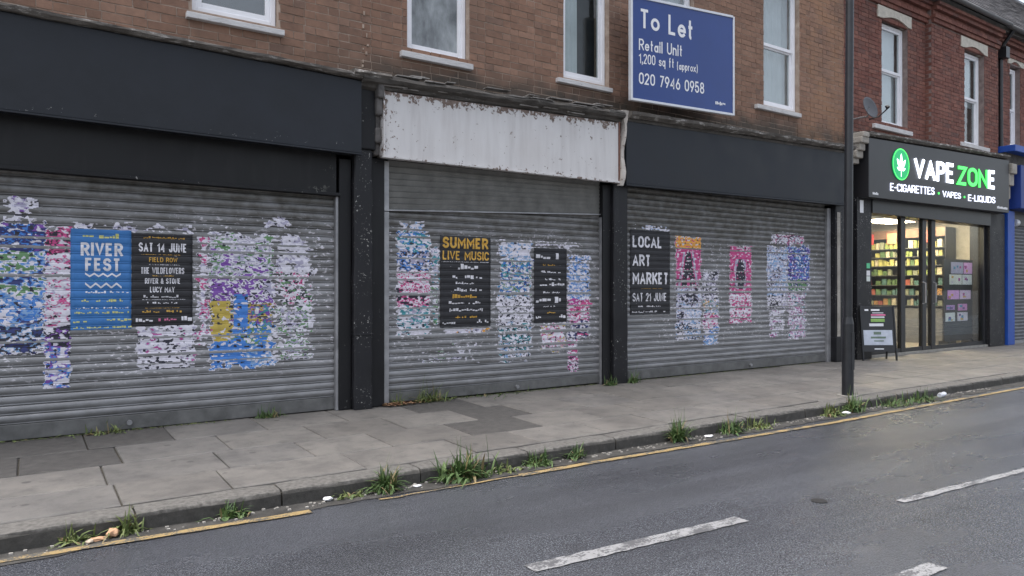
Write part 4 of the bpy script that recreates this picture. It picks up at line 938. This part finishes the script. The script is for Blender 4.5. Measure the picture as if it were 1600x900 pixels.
rnd = random.Random(77); cnt = 0; PN = ['lime green', 'yellow green', 'dark green', 'cream', 'orange', 'teal', 'red', 'sage']; SN = ['lowest', 'second lowest', 'third lowest', 'middle', 'third highest', 'second highest', 'highest']
for k, z in enumerate(lev):
    y = .78
    while y < 3.3 and cnt < 190:
        wd = rnd.uniform(.06, .13); h = rnd.uniform(.09, .165) if k < 6 else rnd.uniform(.13, .19)
        if rnd.random() < .9:
            pal = (0, 1, 1, 2, 3, 7) if k >= 3 else (2, 3, 4, 5, 5, 6, 7)
            pi = rnd.choice(pal); o = inst('product_box', pm[pi], (XS+.06+rnd.uniform(0, .03), y+wd/2, z+.001), None, (0, 0, rnd.uniform(-.15, .15)), (.05, wd*.9, h)); cnt += 1
            tag(o, '%s product box on the %s shelf in the vape shop' % (PN[pi], SN[k]), 'box', 'products on the vape shop shelves')
        y += wd+.012
for (y, c) in ((1.05, (.6, .08, .06)), (1.9, (.75, .25, .15)), (2.45, (.5, .06, .06))):
    tag(MB().box(XS+.02, XS+.045, y-.11, y+.11, 2.30, 2.55).build('shelf_sign', plain('red_sign', c, .5)), 'red display card above the shelves, %s' % ('nearest the window' if y < 1.2 else 'farthest from the window' if y > 2 else 'middle one'), 'display card', 'red cards above the shelves')
ct = thing('counter', 'grey shop counter behind the doors of the vape shop', 'counter', (15.2, 2.2, 0))
part(MB().box(14.7, 15.9, 1.9, 2.35, .005, .86), 'cabinet', plain('counter_grey', (.26, .27, .29), .5), ct, .01); part(MB().box(14.66, 15.94, 1.86, 2.39, .862, .90), 'counter_top', M['alu'], ct, .006)
ds = thing('display_panel', 'dark freestanding display panel inside the right-hand shop window', 'display', (16.3, .2, 0))
part(MB().box(15.72, 16.98, .20, .235, .15, 1.86), 'board', plain('dark_panel', (.030, .030, .034), .5), ds); part(MB().box(15.8, 15.9, .15, .35, .005, .149), 'foot', M['shop_black'], ds); part(MB().box(16.8, 16.9, .15, .35, .005, .149), 'foot', M['shop_black'], ds)
pr = [(16.0, 16.52, 1.56, 1.80, (.32, .30, .42), 'grey and violet', 'top left'), (16.56, 16.93, 1.56, 1.80, (.70, .30, .55), 'pink and blue', 'top right'), (15.93, 16.46, 1.33, 1.54, (.74, .70, .52), 'cream', 'second row left'), (16.50, 16.92, 1.33, 1.54, (.62, .70, .70), 'pale', 'second row right'),
      (15.85, 16.34, 1.02, 1.21, (.60, .28, .60), 'violet', 'middle left'), (16.38, 16.86, 1.02, 1.21, (.70, .40, .55), 'pink', 'middle right'), (15.80, 16.15, .80, .90, (.36, .2, .42), 'small mauve', 'lower left'), (16.3, 16.7, .78, .92, (.5, .2, .42), 'small magenta', 'lower right'), (15.76, 16.16, .56, .74, (.72, .62, .74), 'white and mauve', 'bottom left'), (16.28, 16.72, .56, .74, (.66, .50, .70), 'lilac', 'bottom right')]
rnd = random.Random(5)
for a, c, z0, z1, cl, nm, where in pr:
    t = thing('promo_card', '%s promotional card, %s on the display panel in the shop window' % (nm, where), 'card', (a, .19, z0), 'promotional cards in the vape shop window')
    part(MB().box(a, c, .186, .196, z0, z1), 'card', plain('promo_card_print', tuple(min(.9, q*1.6) for q in cl), .5, 0, .1, 9), t)
    for i in range(3):
        x = rnd.uniform(a, c-.14); z = rnd.uniform(z0, z1-.07); q = rnd.choice([(.75, .72, .78), (.5, .08, .35), (.2, .1, .35), (.75, .45, .1), (.1, .3, .5)])
        part(MB().box(x, x+rnd.uniform(.06, .13), .183-.0008*i, .1855-.0008*i, z, z+rnd.uniform(.03, .065)), 'printed_panel', plain('promo_ink', q, .5), t)

# pavement board
ab = thing('pavement_board', 'black A-frame pavement board with price list standing before the vape shop', 'pavement sign', (12.25, -.35, 0))
def panel(x0, x1, z0, z1, y0, y1, name, mat, t=.02):
    b = MB(); b.hexa([(x0, y0, z0), (x1, y0, z0), (x1, y0+t, z0), (x0, y0+t, z0), (x0, y1, z1), (x1, y1, z1), (x1, y1+t, z1), (x0, y1+t, z1)]); return part(b, name, mat, ab, .004)
ly = lambda z: -.40+.13*z
panel(11.80, 12.66, .16, .98, ly(.16), ly(.98), 'front_panel', M['shop_black']); panel(11.80, 12.66, .16, .98, -.06-.13*.16, -.06-.13*.98, 'rear_panel', M['shop_black'])
for x in (11.77, 12.66): panel(x, x+.035, .0, 1.0, ly(0)-.012, ly(1)-.012, 'leg', M['post'], .04); panel(x, x+.035, .0, .97, -.05, -.20, 'leg', M['post'], .03)
fr_ = lambda x0, x1, z0, z1, name, mat: panel(x0, x1, z0, z1, ly(z0)-.0045, ly(z1)-.0045, name, mat, .003)
fr_(11.83, 12.60, .28, .55, 'white_sheet', plain('pale_sheet', (.42, .46, .54), .5)); fr_(12.05, 12.42, .70, .755, 'green_strip', plain('green_strip_print', (.22, .40, .10), .5))
for i, (a, c, z, h, m) in enumerate([(11.9, 12.0, .90, .03, 'white'), (12.07, 12.3, .90, .03, 'white'), (12.1, 12.4, .855, .015, 'alu'), (12.06, 12.45, .81, .03, 'ink_pink'), (12.06, 12.42, .772, .025, 'alu'), (12.0, 12.38, .62, .05, 'alu'), (12.1, 12.35, .20, .02, 'alu')]): fr_(a, c, z, z+h, 'print_line', M[m])
for a, c, z, h, m in ((12.10, 12.30, .47, .05, 'ink_black'), (12.02, 12.42, .40, .035, 'ink_black'), (12.1, 12.36, .345, .02, 'ink_black')):
    panel(a, c, z, z+h, ly(z)-.0078, ly(z+h)-.0078, 'print_line', plain('grey_green_ink', (.12, .17, .13), .6), .003)

ab.rotation_euler = (0, 0, R(-32)); ab.scale = (.66, .9, .95); ab.location = (12.22, -.36, 0)
# ------------------------------------------------------------------ blue shopfront at the right edge
bl = thing('blue_shopfront', 'blue painted shopfront with closed shutter at the right edge', 'shopfront', (19, 0, 0))
part(MB().box(17.86, 18.20, -.14, .3, 0, 2.96), 'pillar', M['blue'], bl, .008)
part(MB().box(17.55, 21.5, -.40, .0, 4.20, 4.34), 'cornice', M['blue'], bl, .01)
part(MB().box(18.0, 21.5, -.34, .0, 3.0, 3.95), 'fascia', plain('dark_blue_fascia', (.010, .035, .20), .5, 0, .1, 3), bl, .01)
part(MB().box(17.57, 21.5, -.20, .0, 3.951, 4.199), 'frieze', M['cornice_dark'], bl)
cbk = MB()
for i, (yy, a, c) in enumerate([(-.2, 3.2, 3.5), (-.27, 3.48, 3.75), (-.33, 3.73, 3.95)]): cbk.box(17.60, 17.84, yy, .0, a, c)
part(cbk, 'corbel', M['stone'], bl, .02)
part(MB().box(18.2, 21.5, -.02, .3, 2.68, 3.0), 'shutter_box', M['shop_black'], bl)
bm_ = MB(); bm_.loft([[(x, -p, u*PITCH) for u, p in PROF] for x in (-1.63, 0, 1.63)]); sm = bm_.mesh('slat', plain('dull_slat', (.14, .145, .16), .5, .4, .2, 5), True)
for k in range(34): inst('slat', sm, (.85, .04, .06+k*PITCH), bl)
part(MB().box(18.2, 18.42, -.03, .3, 0, .12), 'plinth', M['stone'], bl); part(MB().box(18.42, 21.5, .0, .1, 0, .058), 'bottom_rail', M['rail'], bl)
part(MB().tube([(18.25, -.1, 2.72), (18.4, -.1, 2.72)], .08, 12), 'alarm_bell', M['alu'], bl)

# ------------------------------------------------------------------ satellite dish
sd_ = thing('satellite_dish', 'grey satellite dish on the brick pier beside the lamp post', 'dish', (11.98, -.02, 4.2))
b = MB(); c0 = Vector((11.93, -.34, 4.33)); ax = Vector((-.06, -.96, .22)).normalized(); u = ax.orthogonal().normalized(); v = ax.cross(u); rr = []
for i in range(7):
    r_ = .18*i/6; rr.append([tuple(c0+u*math.cos(a)*r_+v*math.sin(a)*r_*1.08+ax*(r_*r_*1.0)) for a in [2*math.pi*j/24 for j in range(25)]])
b.loft(rr); o = part(b, 'reflector', M['dish'], sd_, smooth=True); o.modifiers.new('s', 'SOLIDIFY').thickness = .006
tip = c0+ax*.30-Vector((-.12, 0, .10))
part(MB().tube([tuple(c0-Vector((0, 0, .2))), tuple(c0+ax*.15+Vector((.06, 0, -.2))), tuple(tip)], .011, 8), 'arm', M['post'], sd_)
part(MB().tube([tuple(tip-ax*.02), tuple(tip+ax*.0-Vector((0, -.05, -.03)))], [.035, .025], 10), 'receiver', M['post'], sd_)
part(MB().tube([(11.96, .0, 4.2), (11.96, -.30, 4.2), tuple(c0)], .016, 8), 'bracket', M['rail'], sd_)

# ------------------------------------------------------------------ lamp post
lp = thing('lamp_post', 'tall black lamp post on the pavement by the kerb', 'lamp post', (8.068, -2.25, -.03))
part(MB().tube([(8.068, -2.25, -.03), (8.072, -2.25, .82), (8.073, -2.25, .90)], [.066, .066, .052], 20), 'base_section', M['post'], lp, smooth=False)
part(MB().tube([(8.073, -2.25, .89), (8.10, -2.25, 3.2), (8.135, -2.25, 5.9)], [.050, .047, .043], 20), 'shaft', M['post'], lp)
part(MB().tube([(8.135, -2.25, 5.9), (8.14, -2.25, 6.5), (8.14, -2.5, 6.75), (8.14, -3.0, 6.8)], [.042, .038, .032, .03], 14), 'arm', M['post'], lp)
part(MB().box(8.06, 8.22, -3.45, -2.98, 6.76, 6.86), 'lantern', M['rail'], lp, .02)
part(MB().box(8.045, 8.10, -2.3185, -2.30, .28, .72), 'access_door', M['post'], lp, .003)
part(MB().tube([(8.068, -2.25, -.04), (8.068, -2.25, -.022)], .12, 20), 'collar', plain('concrete_collar', (.24, .23, .21), .9), lp)

# ------------------------------------------------------------------ weeds
def weed(name, label, x, y, z, n, h, spread, seed, mat='weed', wide=.008, flat=.4, tall=0, group='weeds along the gutter', sx=1.0):
    r = random.Random(seed); b = MB()
    for i in range(n):
        a = r.uniform(0, 6.283); L = h*r.uniform(.4, 1.12); lean = (r.random()**.8)*flat*2.3; wd = wide*r.uniform(.6, 1.3)
        if i < tall: L = h*r.uniform(1.2, 1.5); lean = .15; wd = .003
        if i % 4 == 3: L *= .75; wd *= 2.1; lean = min(1.35, lean*1.3+.2)
        d = Vector((math.cos(a)*sx, math.sin(a)*.7, 0)); sd2 = Vector((-math.sin(a), math.cos(a), 0)); p = Vector((r.gauss(0, spread*.35)*sx, r.gauss(0, spread*.18), 0)); rows_ = []
        for k in range(5):
            t = k/4; ang = lean*(.4+1.1*t); q = p+d*(L*t*math.sin(ang))+Vector((0, 0, max(.002, L*t*math.cos(ang))))
            ww = wd*(1-t)**.6*(.7+.8*t if t < .5 else 1.1); e = sd2*max(ww, .0006)
            rows_.append([tuple(q-e), tuple(q+Vector((0, 0, -ww*.3))), tuple(q+e)])
        b.loft(rows_)
    o = b.build(name, M[mat]); o.location = (x, y, z); tag(o, label, 'weed', group); return o
GW = [('weed', 'sparse weed with bent stems by the orange stones in the gutter', .22, -2.53, 26, .13, .10, 'weed_pale', .007, .7, 0),
      ('weed', 'leaning weed against the kerb just right of the orange stones', .47, -2.52, 34, .17, .10, 'weed_pale', .008, .6, 0),
      ('weed', 'small dark green weed alone against the kerb face', 1.03, -2.54, 46, .11, .10, 'weed', .007, .7, 0),
      ('weed', 'low straggling weed beside the white litter scrap', 1.77, -2.55, 26, .10, .12, 'weed_pale', .007, .9, 0),
      ('grass_clump', 'bushy grass clump left of the biggest clump at the kerb', 2.03, -2.55, 100, .19, .09, 'weed', .008, .5, 4),
      ('grass_clump', 'biggest bushy grass clump with tall seed heads at the kerb', 2.62, -2.57, 170, .22, .19, 'weed', .011, .7, 12),
      ('weed', 'flat pale weed just right of the biggest grass clump', 2.98, -2.57, 36, .10, .16, 'weed_pale', .008, 1.0, 0),
      ('weed', 'dark low weed in the gutter, third right of the biggest clump', 3.30, -2.55, 60, .14, .16, 'weed', .007, .6, 0),
      ('weed', 'small upright weed in the gutter by the kerb joint', 3.68, -2.55, 34, .15, .10, 'weed', .006, .5, 0),
      ('grass_clump', 'upright spiky grass clump in front of the middle of the right-hand shutter', 4.86, -2.55, 110, .23, .09, 'weed', .006, .4, 8),
      ('grass_clump', 'spreading grass clump right of the upright spiky one', 5.58, -2.56, 90, .17, .17, 'weed', .007, .6, 6),
      ('weed', 'pale trailing weed joined to the spreading grass clump', 6.0, -2.57, 50, .13, .2, 'weed_pale', .007, .8, 3),
      ('weed', 'leafy pale weed left of the lamp post foot', 7.25, -2.56, 60, .17, .2, 'weed_pale', .010, .9, 0),
      ('grass_clump', 'bushy weed in the gutter right below the lamp post', 7.66, -2.56, 110, .21, .16, 'weed', .008, .5, 6),
      ('weed', 'low weed strip in the gutter right of the lamp post', 8.45, -2.57, 70, .15, .35, 'weed', .008, .7, 0),
      ('weed', 'low weed strip nearing the crumpled can', 9.1, -2.57, 70, .14, .35, 'weed', .008, .7, 3)]
for i, (nm, lb, x, y, n, h, sp, mt, wd, fl, tall) in enumerate(GW): weed(nm, lb, x, y, ROAD+.004, int(n*1.8), h, sp*1.15, 100+i, mt, wd, fl, tall)
for i, (lb, x, y, n, h, sp, mt) in enumerate([('thin grass tuft at the foot of the left shutter, left one', .56, -.05, 60, .12, .25, 'weed_pale'), ('grass tuft at the foot of the left shutter, near its right end', 1.93, -.05, 70, .12, .14, 'weed'), ('small weed at the left corner of the middle shutter', 3.27, -.03, 46, .17, .10, 'weed_pale'), ('tall straggly grass at the foot of the middle shutter', 3.68, -.04, 120, .23, .26, 'weed_pale'), ('low line of grass along the base of the middle shutter', 4.5, -.03, 70, .06, .7, 'weed'),
                                             ('leafy weed at the foot of the pilaster left of the art market poster', 6.22, -.16, 80, .14, .13, 'weed'), ('weed at the bottom left corner of the right-hand shutter', 6.62, -.14, 60, .20, .10, 'weed')]):
    weed('weed', lb, x, y, 0, n, h, sp, 200+i, mt, .006, .6, 2, 'weeds along the shop fronts')
moss = MB(); rnd = random.Random(6)
for i in range(900):
    x = rnd.choice((rnd.uniform(-.6, 1.6), rnd.uniform(3.2, 6.1), rnd.uniform(6.6, 11))); y = -.02-abs(rnd.gauss(0, .02)); s = rnd.uniform(.004, .012)
    a = rnd.uniform(0, 6.28); moss.poly([(x+s*math.cos(a+q), y+s*math.sin(a+q)*.7, .004+rnd.uniform(0, .012)) for q in (0, 1.6, 3.1, 4.7)])
mo = stuff(moss.build('moss', M['weed_pale'])); mo['label'] = 'fringe of moss and seedlings along the shutter bases'; mo['category'] = 'moss'
lf = MB()
for i in range(170):
    x = 3.10+abs(rnd.gauss(0, .22)); y = -.09+rnd.gauss(0, .035); s = rnd.uniform(.012, .03); a = rnd.uniform(0, 6.28); z = .004+rnd.uniform(0, .02)
    lf.poly([(x+s*math.cos(a+q)*k, y+s*math.sin(a+q)*k, z+rnd.uniform(0, .014)) for q, k in ((0, 1.2), (1.2, .5), (3.14, 1), (5, .5))])
lo = stuff(lf.build('leaf_litter', M['dry'])); lo['label'] = 'brown dead leaves drifted against the pilaster left of the middle shutter'; lo['category'] = 'leaves'
# ------------------------------------------------------------------ litter
def lump(name, label, cat, x, y, r0, mat, seed, flat=.6, z=ROAD+.004, group=None, stretch=1.0):
    bm = bmesh.new(); bmesh.ops.create_icosphere(bm, subdivisions=2, radius=r0)
    for v in bm.verts:
        n = noise.noise(v.co*(1.6/r0)+Vector((seed*5, 0, 0))); v.co *= 1+.45*n; v.co.z *= flat; v.co.x *= stretch
    mz = min(v.co.z for v in bm.verts)
    for v in bm.verts: v.co.z -= mz
    me = bpy.data.meshes.new(name); bm.to_mesh(me); bm.free(); me.materials.append(mat)
    o = inst(name, me, (x, y, z)); return tag(o, label, cat, group)
so_ = plain('orange_stone', (.50, .30, .18), .8, 0, .2, 30); sp_ = plain('pale_stone', (.52, .42, .32), .8, 0, .2, 30); lw_ = plain('white_litter', (.72, .72, .74), .6, 0, .1, 30)
lump('stone', 'largest orange stone lying in the gutter at the left', 'stone', .40, -2.545, .030, so_, 1, .8)
lump('stone', 'flat orange stone left of the largest one', 'stone', .325, -2.56, .026, so_, 2, .45, stretch=1.4)
lump('stone', 'small pale stone nearest the yellow line at the left', 'stone', .285, -2.585, .018, sp_, 3, .6)
lump('paper_scrap', 'white crumpled paper scrap in the gutter by the kerb joint', 'litter', 1.615, -2.555, .024, lw_, 4, .5, group='white scraps in the gutter', stretch=1.3)
lump('paper_scrap', 'white paper scrap between the two big grass clumps', 'litter', 2.24, -2.575, .020, lw_, 5, .35, group='white scraps in the gutter', stretch=1.6)
lump('paper_scrap', 'white scrap right of the upright spiky grass clump', 'litter', 5.22, -2.59, .028, lw_, 6, .35, group='white scraps in the gutter', stretch=1.6)
lump('paper_scrap', 'white scrap among the weeds below the lamp post', 'litter', 7.42, -2.62, .038, lw_, 7, .4, group='white scraps in the gutter', stretch=1.6)
can = thing('drink_can', 'crushed pale drink can lying in the gutter right of the lamp post', 'can', (9.6, -2.60, ROAD))
part(MB().tube([(9.50, -2.61, ROAD+.036), (9.53, -2.61, ROAD+.036), (9.60, -2.60, ROAD+.030), (9.66, -2.59, ROAD+.036), (9.69, -2.59, ROAD+.036)], [.026, .033, .026, .033, .025], 14), 'body', plain('can_print', (.62, .64, .70), .35, .3, .3, 30), can)
part(MB().tube([(9.688, -2.59, ROAD+.036), (9.694, -2.59, ROAD+.036)], .024, 14), 'lid', M['alu'], can)
b = MB(); rnd = random.Random(15)
for i in range(420):
    x = rnd.uniform(-.5, 11); y = -2.56+rnd.gauss(0, .035); s = rnd.uniform(.003, .009)
    if y > -2.515: continue
    b.box(x-s, x+s*1.2, y-s, y+s, ROAD+.004, ROAD+.004+s)
gr_ = stuff(b.build('gutter_grit', plain('pale_grit', (.34, .32, .29), .9, 0, .4, 60))); gr_['label'] = 'pale grit and crumbs scattered along the gutter'; gr_['category'] = 'grit'
